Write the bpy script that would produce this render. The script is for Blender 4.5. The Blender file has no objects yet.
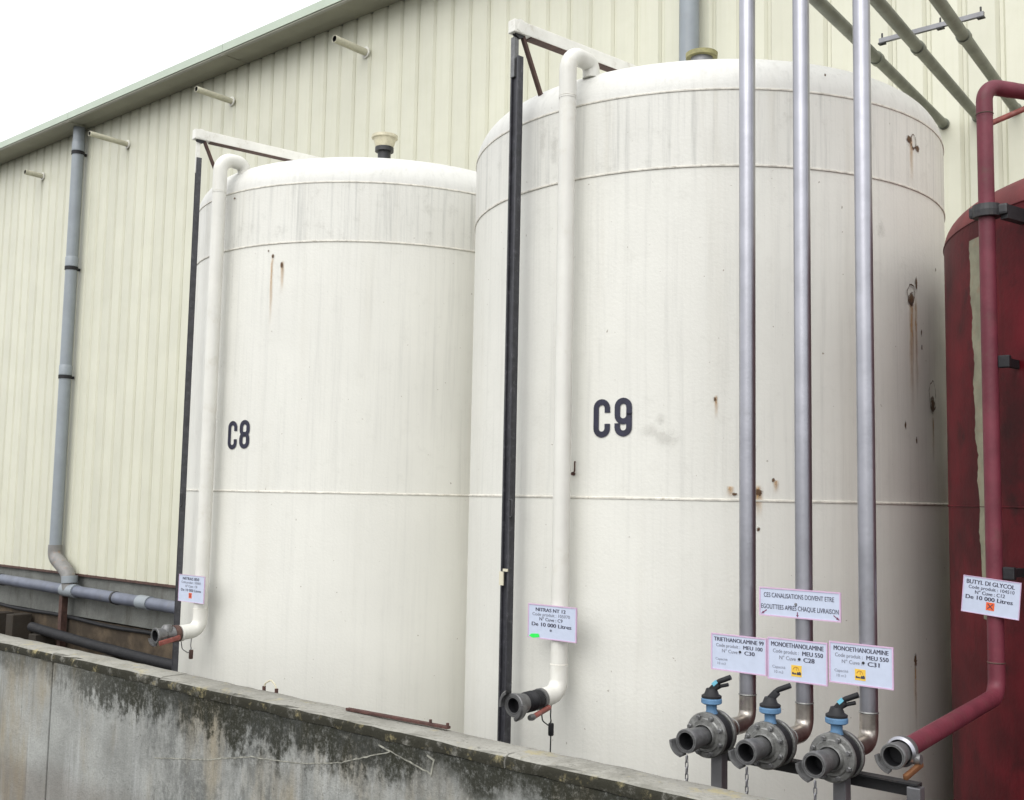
import bpy, bmesh, math, random
from mathutils import Vector, Matrix
R = math.radians
random.seed(7)
S = bpy.context.scene
COL = S.collection

# ------------------------------------------------------------------ camera
EYE = Vector((0.0, 0.0, 1.70))
cam_r = Vector((0.7617, 0.6476, 0.0193)).normalized()
cam_f = Vector((-0.6464, 0.7576, 0.0909)).normalized()
cam_u = cam_r.cross(cam_f).normalized()
cam_r = cam_f.cross(cam_u).normalized()
cd = bpy.data.cameras.new("camera"); cam = bpy.data.objects.new("camera", cd); COL.objects.link(cam)
cam.matrix_world = Matrix(((cam_r.x, cam_u.x, -cam_f.x, EYE.x), (cam_r.y, cam_u.y, -cam_f.y, EYE.y),
                           (cam_r.z, cam_u.z, -cam_f.z, EYE.z), (0, 0, 0, 1)))
cd.sensor_width = 36.0; cd.lens = 36.0 * 1069.6 / 1024.0
cd.clip_start = 0.05; cd.clip_end = 6000
S.camera = cam

# ------------------------------------------------------------------ sky, sun, exposure (bright overcast)
SUN_EL, SUN_AZ = R(46), R(166)          # azimuth clockwise from +Y: the bright part of the cloud is behind the camera, to the left
w = bpy.data.worlds.new("World"); S.world = w; w.use_nodes = True
nt = w.node_tree; nt.nodes.clear()
sky = nt.nodes.new("ShaderNodeTexSky"); sky.sky_type = 'NISHITA'; sky.sun_disc = False
sky.sun_elevation = SUN_EL; sky.sun_rotation = SUN_AZ; sky.air_density = 1.0; sky.dust_density = 3.0; sky.ozone_density = 1.0
hs = nt.nodes.new("ShaderNodeHueSaturation"); hs.inputs['Saturation'].default_value = 0.16
bg = nt.nodes.new("ShaderNodeBackground"); bg.inputs['Strength'].default_value = 0.15
wo = nt.nodes.new("ShaderNodeOutputWorld")
cl = nt.nodes.new("ShaderNodeMix"); cl.data_type = 'RGBA'; cl.inputs[0].default_value = 0.72       # even cloud cover over the clear sky
cl.inputs[7].default_value = (8.7, 8.85, 9.1, 1)
nt.links.new(sky.outputs[0], hs.inputs['Color']); nt.links.new(hs.outputs[0], cl.inputs[6]); nt.links.new(cl.outputs[2], bg.inputs['Color']); nt.links.new(bg.outputs[0], wo.inputs['Surface'])
sl = bpy.data.lights.new("sun", 'SUN'); sl.energy = 1.35; sl.angle = R(60); sl.color = (1.0, 0.985, 0.96)
so = bpy.data.objects.new("sun", sl); COL.objects.link(so)
sd = Vector((math.sin(SUN_AZ) * math.cos(SUN_EL), math.cos(SUN_AZ) * math.cos(SUN_EL), math.sin(SUN_EL)))
so.rotation_euler = (-sd).to_track_quat('-Z', 'Y').to_euler()
S.view_settings.view_transform = 'Standard'; S.view_settings.look = 'None'
S.view_settings.gamma = 1.0; S.view_settings.use_curve_mapping = False
S.view_settings.exposure = 0.29

# ------------------------------------------------------------------ material helpers
def nodes(name):
    m = bpy.data.materials.new(name); m.use_nodes = True
    return m, m.node_tree, m.node_tree.nodes['Principled BSDF']
def N(t, kind, **kw):
    n = t.nodes.new(kind)
    for k, v in kw.items(): setattr(n, k, v)
    return n
def pos_node(t, scale=(1, 1, 1), obj=False):
    if obj:
        src = N(t, 'ShaderNodeTexCoord').outputs['Object']
    else:
        src = N(t, 'ShaderNodeNewGeometry').outputs['Position']
    mp = N(t, 'ShaderNodeMapping'); mp.inputs['Scale'].default_value = scale
    t.links.new(src, mp.inputs['Vector']); return mp.outputs[0]
def noise(t, vec, scale, detail=4, rough=0.55, dist=0.0):
    n = N(t, 'ShaderNodeTexNoise'); n.inputs['Scale'].default_value = scale; n.inputs['Detail'].default_value = detail
    n.inputs['Roughness'].default_value = rough; n.inputs['Distortion'].default_value = dist
    t.links.new(vec, n.inputs['Vector']); return n.outputs['Fac']
def ramp(t, fac, a, b, lo=0.0, hi=1.0):
    r = N(t, 'ShaderNodeMapRange'); r.interpolation_type = 'SMOOTHSTEP'
    for i, v in ((1, a), (2, b), (3, lo), (4, hi)): r.inputs[i].default_value = v
    t.links.new(fac, r.inputs[0]); return r.outputs[0]
def mul(t, a, b, op='MULTIPLY'):
    n = N(t, 'ShaderNodeMath', operation=op)
    for i, v in enumerate((a, b)):
        if isinstance(v, (int, float)): n.inputs[i].default_value = v
        else: t.links.new(v, n.inputs[i])
    return n.outputs[0]
def mixc(t, fac, a, b):
    n = N(t, 'ShaderNodeMix', data_type='RGBA')
    if isinstance(fac, (int, float)): n.inputs[0].default_value = fac
    else: t.links.new(fac, n.inputs[0])
    for i, v in ((6, a), (7, b)):
        if isinstance(v, tuple): n.inputs[i].default_value = (*v[:3], 1)
        else: t.links.new(v, n.inputs[i])
    return n.outputs[2]
def bump(t, bsdf, h, strength=0.2, dist=0.01):
    b = N(t, 'ShaderNodeBump'); b.inputs['Strength'].default_value = strength; b.inputs['Distance'].default_value = dist
    t.links.new(h, b.inputs['Height']); t.links.new(b.outputs[0], bsdf.inputs['Normal'])
def paint(name, col, rough=0.5, metal=0.0, var=0.12, scale=9.0, dirt=None, dirt_amt=0.35, bmp=0.06, bscale=60, streak=0.0, streak_col=None, spec=0.5):
    """a painted or bare surface: colour, a little uneven tone, patches of dirt, vertical run marks, fine relief"""
    m, t, b = nodes(name)
    p = pos_node(t)
    dark = tuple(c * (1 - var) for c in col); light = tuple(min(1, c * (1 + var * 0.6)) for c in col)
    c = mixc(t, ramp(t, noise(t, p, scale, 5), 0.3, 0.7), dark, light)
    if dirt:
        c = mixc(t, mul(t, ramp(t, noise(t, p, scale * 1.7, 8, 0.7), 0.52, 0.75), dirt_amt), c, dirt)
    if streak:
        sp = pos_node(t, (1, 1, 0.035))
        c = mixc(t, mul(t, ramp(t, noise(t, sp, 26, 4, 0.65), 0.46, 0.78), streak), c, streak_col or tuple(x * 0.6 for x in col))
    t.links.new(c, b.inputs['Base Color'])
    b.inputs['Roughness'].default_value = rough; b.inputs['Metallic'].default_value = metal; b.inputs['Specular IOR Level'].default_value = spec
    if bmp: bump(t, b, noise(t, p, bscale, 4), bmp, 0.01)
    return m
def plain(name, col, rough=0.6, metal=0.0):
    m, t, b = nodes(name); p = pos_node(t)
    c = mixc(t, noise(t, p, 40, 3), tuple(x * 0.9 for x in col), tuple(min(1, x * 1.06) for x in col))
    t.links.new(c, b.inputs['Base Color']); b.inputs['Roughness'].default_value = rough; b.inputs['Metallic'].default_value = metal
    return m

M = {}
def tank_mat(name, col, streak, dirt, grime):
    m, t, b = nodes(name); p = pos_node(t)
    c = mixc(t, ramp(t, noise(t, p, 1.6, 4), 0.3, 0.72), tuple(x * 0.955 for x in col), tuple(x * 1.02 for x in col))
    fine = pos_node(t, (1, 1, 0.03))
    c = mixc(t, mul(t, ramp(t, noise(t, fine, 34, 5, 0.7), 0.44, 0.8), streak), c, (0.40, 0.40, 0.37))
    wide = pos_node(t, (1, 1, 0.06))
    c = mixc(t, mul(t, ramp(t, noise(t, wide, 7, 4, 0.6), 0.5, 0.8), streak * 0.8), c, (0.52, 0.49, 0.41))
    c = mixc(t, mul(t, ramp(t, noise(t, p, 11, 9, 0.72), 0.53, 0.78), dirt), c, (0.42, 0.41, 0.36))
    # small dark chips and specks
    c = mixc(t, mul(t, ramp(t, noise(t, p, 42, 3, 0.5), 0.735, 0.775), grime), c, (0.20, 0.15, 0.10))
    t.links.new(c, b.inputs['Base Color'])
    t.links.new(ramp(t, noise(t, p, 5, 3), 0.3, 0.7, 0.42, 0.6), b.inputs['Roughness'])
    h = mul(t, mul(t, noise(t, p, 2.2, 2), 3.0), noise(t, p, 70, 4), 'ADD')
    bump(t, b, h, 0.10, 0.012)
    return m
CREAM = (0.722, 0.714, 0.655)
M['shell_low'] = tank_mat('tank_paint_lower', CREAM, 0.16, 0.12, 0.6)
M['shell_mid'] = tank_mat('tank_paint_middle', CREAM, 0.30, 0.22, 0.7)
M['shell_top'] = tank_mat('tank_paint_upper', (0.70, 0.692, 0.637), 0.75, 0.55, 0.5)
M['dome'] = tank_mat('tank_paint_roof', (0.665, 0.66, 0.62), 0.35, 0.42, 0.5)
M['weld'] = paint('weld_bead', (0.68, 0.655, 0.58), 0.6, var=0.18, scale=25, dirt=(0.25, 0.2, 0.13), dirt_amt=0.6, bmp=0.3, bscale=90)
M['cream_pipe'] = paint('cream_pipe_paint', (0.70, 0.69, 0.635), 0.42, var=0.05, scale=6, dirt=(0.5, 0.46, 0.36), dirt_amt=0.35, streak=0.18, streak_col=(0.5, 0.47, 0.38))
M['spout'] = paint('shaded_spout_paint', (0.56, 0.54, 0.42), 0.5, var=0.12, scale=14, dirt=(0.28, 0.24, 0.14), dirt_amt=0.5)  # cream paint made yellower and darker to carry the shade on the undersides
M['cream_beam'] = paint('cream_beam_paint', (0.76, 0.75, 0.69), 0.5, var=0.08, dirt=(0.35, 0.3, 0.2), dirt_amt=0.4)
M['black_rail'] = paint('black_gauge_board', (0.028, 0.028, 0.034), 0.5, var=0.3, scale=20, dirt=(0.16, 0.16, 0.17), dirt_amt=0.5, bmp=0.15, streak=0.4, streak_col=(0.13, 0.13, 0.14))
M['dark_rail'] = paint('dark_grey_gauge_board', (0.06, 0.06, 0.068), 0.5, var=0.3, scale=20, dirt=(0.2, 0.2, 0.2), dirt_amt=0.4)
M['cladding'] = paint('cream_cladding', (0.628, 0.622, 0.505), 0.45, var=0.04, scale=2.0, dirt=(0.52, 0.52, 0.38), dirt_amt=0.22, bmp=0.02, streak=0.22, streak_col=(0.50, 0.50, 0.34))
_t = M['cladding'].node_tree; _b = _t.nodes['Principled BSDF']; _src = _b.inputs['Base Color'].links[0].from_socket
_h = N(_t, 'ShaderNodeHueSaturation'); _t.links.new(_src, _h.inputs['Color'])
_t.links.new(ramp(_t, N(_t, 'ShaderNodeObjectInfo').outputs['Random'], 0.0, 1.0, 0.955, 1.03), _h.inputs['Value']); _t.links.new(_h.outputs[0], _b.inputs['Base Color'])
M['gutter'] = paint('grey_green_gutter', (0.30, 0.295, 0.235), 0.45, var=0.08, scale=3, dirt=(0.2, 0.19, 0.14), dirt_amt=0.35)  # browner and darker: the soffit's shade is put into the colour
M['lip'] = paint('sky_lit_green_lip', (0.46, 0.53, 0.43), 0.4, var=0.05, scale=3)  # green made paler: the sky's light on the lip is put into the colour
M['roof'] = paint('roof_sheet', (0.36, 0.38, 0.34), 0.5, var=0.1, scale=2)
M['pvc'] = paint('grey_plastic_pipe', (0.265, 0.295, 0.32), 0.42, var=0.07, scale=5, dirt=(0.25, 0.25, 0.24), dirt_amt=0.35, streak=0.2, streak_col=(0.3, 0.31, 0.3))
M['pvc_old'] = paint('worn_plastic_elbow', (0.22, 0.215, 0.205), 0.5, var=0.2, scale=9, dirt=(0.33, 0.17, 0.08), dirt_amt=0.7)
M['blue_pvc'] = paint('blue_grey_plastic_pipe', (0.145, 0.16, 0.205), 0.45, var=0.2, scale=5, dirt=(0.13, 0.13, 0.13), dirt_amt=0.6)
M['black_hose'] = paint('black_hose', (0.010, 0.010, 0.012), 0.7, var=0.3, dirt=(0.05, 0.045, 0.04), dirt_amt=0.5)
M['brown_post'] = paint('brown_rusted_post', (0.085, 0.045, 0.035), 0.7, var=0.3, scale=20)
M['steel'] = paint('galvanised_steel', (0.40, 0.40, 0.435), 0.36, 0.93, var=0.10, scale=7, dirt=(0.30, 0.30, 0.31), dirt_amt=0.4, bmp=0.04, bscale=40, streak=0.25, streak_col=(0.36, 0.36, 0.38))
M['sloping'] = paint('shaded_grey_green_steel', (0.17, 0.18, 0.145), 0.45, 0.55, var=0.2, scale=9, dirt=(0.10, 0.085, 0.075), dirt_amt=0.5)  # same pipe steel, darkened: underside shade and green reflection put into the colour
M['heat'] = paint('heat_tinted_weld_elbow', (0.42, 0.385, 0.345), 0.33, 0.9, var=0.25, scale=16, dirt=(0.26, 0.20, 0.24), dirt_amt=0.9, bmp=0.1)
M['flange'] = paint('dull_flange_steel', (0.23, 0.23, 0.22), 0.45, 0.6, var=0.25, scale=30, dirt=(0.09, 0.085, 0.075), dirt_amt=0.75, bmp=0.25, bscale=80)
M['alu'] = paint('cast_aluminium', (0.185, 0.185, 0.185), 0.42, 0.6, var=0.22, scale=30, dirt=(0.12, 0.11, 0.10), dirt_amt=0.6, bmp=0.2, bscale=90)
M['rubber'] = paint('black_rubber', (0.018, 0.018, 0.020), 0.55, var=0.3, bmp=0.15, spec=0.3)
M['bore'] = plain('dark_bore', (0.03, 0.028, 0.025), 0.8)  # dark colour for the inside of an open pipe
M['blue'] = paint('blue_valve_paint', (0.105, 0.215, 0.36), 0.45, var=0.15, scale=30, dirt=(0.08, 0.12, 0.17), dirt_amt=0.5)
M['cyan'] = plain('cyan_sticker', (0.16, 0.45, 0.58), 0.4)
M['black_metal'] = paint('black_angle_iron', (0.025, 0.025, 0.027), 0.5, var=0.3, dirt=(0.1, 0.08, 0.07), dirt_amt=0.5)
M['grey_metal'] = paint('grey_post_steel', (0.24, 0.24, 0.25), 0.45, 0.6, var=0.15, scale=12)
M['red_tank'] = paint('dark_red_tank_paint', (0.105, 0.0045, 0.010), 0.5, var=0.55, scale=3.2, dirt=(0.022, 0.003, 0.004), dirt_amt=0.8, bmp=0.08, streak=0.4, streak_col=(0.035, 0.003, 0.004), spec=0.2)
M['red_dome'] = paint('faded_red_roof_paint', (0.17, 0.028, 0.030), 0.55, var=0.25, scale=7, dirt=(0.05, 0.01, 0.012), dirt_amt=0.9, bmp=0.1)
M['red_pipe'] = paint('maroon_pipe_paint', (0.15, 0.030, 0.045), 0.5, var=0.22, scale=8, dirt=(0.115, 0.05, 0.045), dirt_amt=0.7, spec=0.35, bmp=0.12)
M['bare'] = paint('bare_primer', (0.26, 0.25, 0.175), 0.7, var=0.2, scale=14, dirt=(0.3, 0.13, 0.08), dirt_amt=0.5)
M['sign'] = plain('white_sign_plastic', (0.53, 0.585, 0.71), 0.35)
M['sign_edge'] = plain('lilac_sign_edge', (0.60, 0.42, 0.58), 0.4)
M['ink'] = plain('dark_ink', (0.045, 0.045, 0.075), 0.6)
M['grey_ink'] = plain('grey_ink', (0.20, 0.21, 0.26), 0.6)
M['arrow_ink'] = plain('maroon_ink', (0.20, 0.06, 0.12), 0.6)
M['yellow'] = plain('yellow_symbol', (0.78, 0.50, 0.06), 0.5)
M['orange'] = plain('orange_red_symbol', (0.75, 0.12, 0.03), 0.5)
M['ochre'] = plain('ochre_symbol_ink', (0.42, 0.20, 0.03), 0.6)
M['green'] = plain('green_sticker', (0.03, 0.80, 0.10), 0.5)
M['stencil'] = paint('navy_stencil_paint', (0.018, 0.018, 0.04), 0.55, var=0.3, scale=40, bmp=0)
M['rust_bar'] = paint('rusted_flat_bar', (0.085, 0.038, 0.03), 0.85, var=0.4, scale=35, dirt=(0.05, 0.025, 0.02), dirt_amt=0.7, bmp=0.4)
M['lever_red'] = paint('worn_red_lever', (0.24, 0.065, 0.05), 0.5, var=0.3, scale=25, dirt=(0.3, 0.28, 0.26), dirt_amt=0.6)
M['copper'] = paint('copper_lever', (0.28, 0.13, 0.06), 0.4, 0.5, var=0.2, scale=30)
M['tape'] = plain('cream_tape', (0.66, 0.62, 0.48), 0.6)
M['chip_rust'] = paint('chip_rust', (0.10, 0.06, 0.04), 0.85, var=0.4, scale=60, bmp=0)
M['cap_yellow'] = paint('weathered_cream_cap', (0.56, 0.52, 0.38), 0.5, var=0.15, scale=25, dirt=(0.28, 0.24, 0.1), dirt_amt=0.6)
M['cap_olive'] = paint('olive_rusted_flange', (0.30, 0.28, 0.13), 0.6, var=0.25, scale=25, dirt=(0.1, 0.08, 0.04), dirt_amt=0.6)
M['seam'] = paint('pale_lime_seam', (0.29, 0.285, 0.24), 0.9, var=0.45, scale=40, dirt=(0.12, 0.12, 0.1), dirt_amt=0.6)

def concrete(name, base, kind):
    m, t, b = nodes(name); p = pos_node(t)
    c = mixc(t, ramp(t, noise(t, p, 3.0, 6, 0.6), 0.3, 0.7), tuple(x * 0.80 for x in base), tuple(x * 1.15 for x in base))
    c = mixc(t, mul(t, ramp(t, noise(t, p, 70, 5, 0.7), 0.35, 0.7), 0.35), c, tuple(x * 0.55 for x in base))
    if kind == 'wall':
        drip = pos_node(t, (1, 1, 0.10))
        sep = N(t, 'ShaderNodeSeparateXYZ'); t.links.new(N(t, 'ShaderNodeNewGeometry').outputs['Position'], sep.inputs[0])
        z, x = sep.outputs['Z'], sep.outputs['X']
        # brown water stains, pale lime runs
        c = mixc(t, mul(t, ramp(t, noise(t, pos_node(t, (1, 1, 0.35)), 3.4, 5, 0.6), 0.46, 0.68), 0.75), c, (0.29, 0.245, 0.165))
        c = mixc(t, mul(t, ramp(t, noise(t, drip, 13, 5, 0.6), 0.50, 0.75), 0.5), c, (0.46, 0.47, 0.46))
        c = mixc(t, mul(t, ramp(t, noise(t, pos_node(t, (1, 1, 0.06)), 22, 4, 0.6), 0.54, 0.72), 0.5), c, (0.16, 0.155, 0.14))
        # black algae: a ragged band under the coping running down in fingers, thicker to the right of the joint
        reach = mul(t, ramp(t, mul(t, mul(t, noise(t, pos_node(t, (1, 1, 0.3)), 8, 8, 0.75), 0.6), mul(t, noise(t, p, 26, 6, 0.75), 0.4), 'ADD'), 0.36, 0.62), 0.17)
        zz = mul(t, mul(t, 0.835, z, 'SUBTRACT'), mul(t, reach, ramp(t, noise(t, p, 1.7, 3), 0.35, 0.62, 0.25, 1.15)), 'SUBTRACT')
        right = ramp(t, x, -5.5, -4.5, 0.62, 1.0)
        band = mul(t, mul(t, ramp(t, zz, -0.02, 0.11, 1.0, 0.0), ramp(t, noise(t, p, 30, 8, 0.8), 0.22, 0.50)), right)
        c = mixc(t, mul(t, mul(t, band, ramp(t, noise(t, p, 60, 6, 0.8), 0.22, 0.52, 0.65, 1.0)), 0.95), c, (0.018, 0.018, 0.010))
        right2 = mul(t, ramp(t, x, -5.0, -4.2, 0.0, 1.0), ramp(t, x, -3.1, -2.3, 1.0, 0.35))
        blot = mul(t, mul(t, ramp(t, noise(t, pos_node(t, (1, 1, 0.30)), 5.5, 10, 0.78), 0.42, 0.60), right2), ramp(t, noise(t, p, 45, 6, 0.8), 0.30, 0.55))
        c = mixc(t, mul(t, blot, 0.60), c, (0.060, 0.063, 0.060))
        c = mixc(t, mul(t, ramp(t, noise(t, p, 55, 8, 0.85), 0.52, 0.66), mul(t, right2, 0.2)), c, (0.42, 0.42, 0.39))
        c = mixc(t, mul(t, ramp(t, noise(t, p, 33, 6, 0.8), 0.58, 0.68), mul(t, right, 0.6)), c, (0.05, 0.05, 0.04))
        # damp brown foot of the wall near the joint
        c = mixc(t, mul(t, ramp(t, mul(t, z, mul(t, noise(t, p, 2.5, 4), 0.3), 'ADD'), 0.34, 0.50, 1.0, 0.0), 0.35), c, (0.13, 0.10, 0.08))
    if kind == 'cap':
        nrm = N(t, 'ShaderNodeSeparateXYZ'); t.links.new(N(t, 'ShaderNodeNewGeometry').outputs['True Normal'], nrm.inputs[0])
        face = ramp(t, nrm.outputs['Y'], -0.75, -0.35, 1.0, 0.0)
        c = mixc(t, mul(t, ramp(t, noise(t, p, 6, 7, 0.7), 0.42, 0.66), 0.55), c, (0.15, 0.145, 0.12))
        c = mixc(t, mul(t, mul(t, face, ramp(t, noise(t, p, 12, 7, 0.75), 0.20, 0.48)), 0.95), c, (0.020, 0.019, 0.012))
        c = mixc(t, mul(t, ramp(t, noise(t, p, 8.5, 6, 0.7), 0.55, 0.7), 0.7), c, (0.42, 0.36, 0.19))
        c = mixc(t, mul(t, ramp(t, noise(t, p, 40, 6, 0.75), 0.55, 0.7), 0.6), c, (0.05, 0.05, 0.04))
    if kind == 'plinth':
        c = mixc(t, mul(t, ramp(t, noise(t, pos_node(t, (1, 1, 0.3)), 5, 7, 0.7), 0.5, 0.72), 0.7), c, (0.10, 0.095, 0.08))
        c = mixc(t, mul(t, ramp(t, noise(t, p, 20, 6, 0.8), 0.60, 0.7), 0.7), c, (0.04, 0.04, 0.035))
    if kind == 'footing':
        c = mixc(t, mul(t, ramp(t, noise(t, p, 2.6, 6, 0.65), 0.40, 0.62), 0.85), c, (0.055, 0.045, 0.035))
    t.links.new(c, b.inputs['Base Color']); b.inputs['Roughness'].default_value = 0.9; b.inputs['Specular IOR Level'].default_value = 0.12
    h = mul(t, noise(t, p, 14, 8, 0.7), mul(t, noise(t, p, 120, 5, 0.7), 0.5), 'ADD')
    bump(t, b, h, 0.55, 0.012)
    return m
M['wall'] = concrete('stained_concrete', (0.33, 0.335, 0.315), 'wall')
M['cap'] = concrete('coping_concrete', (0.37, 0.36, 0.32), 'cap')
M['plinth'] = concrete('plinth_concrete', (0.20, 0.205, 0.19), 'plinth')
M['footing'] = concrete('footing_concrete', (0.13, 0.10, 0.07), 'footing')
M['dark_block'] = concrete('dark_block_concrete', (0.055, 0.048, 0.04), 'footing')  # very dark concrete for the blocks at the plinth foot
M['yard'] = concrete('yard_concrete', (0.085, 0.085, 0.08), 'plinth')
M['bund_floor'] = concrete('bund_floor_concrete', (0.09, 0.085, 0.075), 'footing')

def decal_mat(name, col, dens, run, freq, soft=0.30):
    """ragged mark on a thin sheet, opaque near its middle and gone well before its edges; a run fades down its length"""
    m, t, b = nodes(name)
    uv = N(t, 'ShaderNodeTexCoord').outputs['UV']
    sep = N(t, 'ShaderNodeSeparateXYZ'); t.links.new(uv, sep.inputs[0])
    p = pos_node(t, (1, 1, 0.22 if run else 1.0))
    wob = mul(t, mul(t, noise(t, p, freq, 6, 0.75), 0.5, 'SUBTRACT'), 0.75)
    u = mul(t, mul(t, sep.outputs['X'], 0.5, 'SUBTRACT'), wob if run else 0.0, 'ADD'); v = sep.outputs['Y']
    if run:
        au = N(t, 'ShaderNodeMath', operation='ABSOLUTE'); t.links.new(u, au.inputs[0])
        a = mul(t, ramp(t, au.outputs[0], 0.02, 0.40, 1.0, 0.0), mul(t, ramp(t, v, 0.02, 0.85), ramp(t, v, 0.86, 0.99, 1.0, 0.0)))
        a = mul(t, a, ramp(t, noise(t, p, freq * 2.5, 5, 0.7), 0.25, 0.65, 0.45, 1.0))
    else:
        v2 = mul(t, v, 0.5, 'SUBTRACT')
        d = mul(t, mul(t, mul(t, u, u), mul(t, v2, v2), 'ADD'), 0.5, 'POWER')
        a = ramp(t, mul(t, d, wob, 'ADD'), 0.34 - soft, 0.34, 1.0, 0.0)
        a = mul(t, a, ramp(t, d, 0.36, 0.48, 1.0, 0.0))
    a = mul(t, a, dens)
    tr = N(t, 'ShaderNodeBsdfTransparent'); mx = N(t, 'ShaderNodeMixShader')
    out = t.nodes['Material Output']
    t.links.new(a, mx.inputs[0]); t.links.new(tr.outputs[0], mx.inputs[1]); t.links.new(b.outputs[0], mx.inputs[2]); t.links.new(mx.outputs[0], out.inputs['Surface'])
    c = mixc(t, noise(t, p, freq * 1.7, 4), tuple(x * 0.6 for x in col), tuple(min(1, x * 1.35) for x in col))
    t.links.new(c, b.inputs['Base Color']); b.inputs['Roughness'].default_value = 0.85
    return m
M['rust_run'] = decal_mat('rust_run', (0.50, 0.29, 0.11), 0.66, True, 30)
M['rust_core'] = decal_mat('rust_core', (0.105, 0.055, 0.025), 0.95, False, 75, 0.16)
M['smudge'] = decal_mat('grey_smudge', (0.47, 0.455, 0.42), 0.22, False, 18, 0.34)

# ------------------------------------------------------------------ mesh helpers
class MB:
    def __init__(s): s.bm = bmesh.new()
    def box(s, x0, x1, y0, y1, z0, z1, bevel=0.0, mtx=None):
        r = bmesh.ops.create_cube(s.bm, size=1.0); vs = r['verts']
        for v in vs: v.co = Vector(((v.co.x + .5) * (x1 - x0) + x0, (v.co.y + .5) * (y1 - y0) + y0, (v.co.z + .5) * (z1 - z0) + z0))
        if bevel:
            es = list({e for v in vs for e in v.link_edges})
            q = bmesh.ops.bevel(s.bm, geom=es, offset=bevel, segments=2, affect='EDGES', profile=0.6)
            vs = list({v for f in q['faces'] for v in f.verts} | {v for v in vs if v.is_valid})
        if mtx is not None:
            for v in vs: v.co = mtx @ v.co
        return s
    def bar(s, a, b, wd, ht, up=(0, 0, 1), bevel=0.0):
        a, b = Vector(a), Vector(b); d = (b - a); L = d.length; d.normalize()
        u = Vector(up); sd_ = d.cross(u).normalized(); u = sd_.cross(d)
        m = Matrix(((sd_.x, d.x, u.x, a.x), (sd_.y, d.y, u.y, a.y), (sd_.z, d.z, u.z, a.z), (0, 0, 0, 1)))
        return s.box(-wd / 2, wd / 2, 0, L, -ht / 2, ht / 2, bevel, m)
    def tube(s, pts, r, seg=18, caps=True, rads=None):
        pts = [Vector(p) for p in pts]; n = len(pts); rings = []
        T = [(pts[min(i + 1, n - 1)] - pts[max(i - 1, 0)]).normalized() for i in range(n)]
        ref = Vector((0, 0, 1)) if abs(T[0].z) < 0.9 else Vector((1, 0, 0))
        nrm = (ref - T[0] * ref.dot(T[0])).normalized()
        for i in range(n):
            nrm = (nrm - T[i] * nrm.dot(T[i])).normalized(); bi = T[i].cross(nrm)
            rr = rads[i] if rads else r
            rings.append([s.bm.verts.new(pts[i] + (nrm * math.cos(a) + bi * math.sin(a)) * rr) for a in [2 * math.pi * k / seg for k in range(seg)]])
        for A, B in zip(rings, rings[1:]):
            for k in range(seg): s.bm.faces.new((A[k], A[(k + 1) % seg], B[(k + 1) % seg], B[k]))
        if caps: s.bm.faces.new(rings[0][::-1]); s.bm.faces.new(rings[-1])
        return s
    def lathe(s, prof, o, axis, seg=28, a0=0.0, a1=2 * math.pi):
        """prof: (radius, distance along axis); a partial sweep is left open"""
        o, ax = Vector(o), Vector(axis).normalized()
        ref = Vector((0, 0, 1)) if abs(ax.z) < 0.9 else Vector((1, 0, 0))
        e1 = (ref - ax * ref.dot(ax)).normalized(); e2 = ax.cross(e1)
        full = abs(a1 - a0 - 2 * math.pi) < 1e-6; cnt = seg if full else seg + 1; rings = []
        for r, h in prof:
            rings.append([s.bm.verts.new(o + ax * h + (e1 * math.cos(a) + e2 * math.sin(a)) * max(r, 1e-5)) for a in [a0 + (a1 - a0) * k / seg for k in range(cnt)]])
        for A, B in zip(rings, rings[1:]):
            for k in range(seg):
                k2 = (k + 1) % cnt
                s.bm.faces.new((A[k], B[k], B[k2], A[k2]))
        return s
    def prism(s, prof, x0, x1):
        """closed (y, z) outline swept along x"""
        A = [s.bm.verts.new((x0, y, z)) for y, z in prof]; B = [s.bm.verts.new((x1, y, z)) for y, z in prof]; n = len(prof)
        for k in range(n): s.bm.faces.new((A[k], B[k], B[(k + 1) % n], A[(k + 1) % n]))
        s.bm.faces.new(A[::-1]); s.bm.faces.new(B); return s
    def poly(s, pts):
        s.bm.faces.new([s.bm.verts.new(p) for p in pts]); return s

def path_round(pts, r, n=8):
    """polyline with filleted corners"""
    pts = [Vector(p) for p in pts]; out = [pts[0]]
    for i in range(1, len(pts) - 1):
        a, b, c = pts[i - 1], pts[i], pts[i + 1]
        u, v = (a - b).normalized(), (c - b).normalized(); ang = u.angle(v)
        t = min(r / math.tan(ang / 2), (a - b).length * .49, (c - b).length * .49); rr = t * math.tan(ang / 2)
        ctr = b + (u + v).normalized() * (rr / math.sin(ang / 2))
        p0, p1 = b + u * t - ctr, b + v * t - ctr
        q = p0.rotation_difference(p1)
        for k in range(n + 1):
            out.append(ctr + Matrix.Rotation(q.angle * k / n, 3, q.axis) @ p0)
    out.append(pts[-1]); return out

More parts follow.
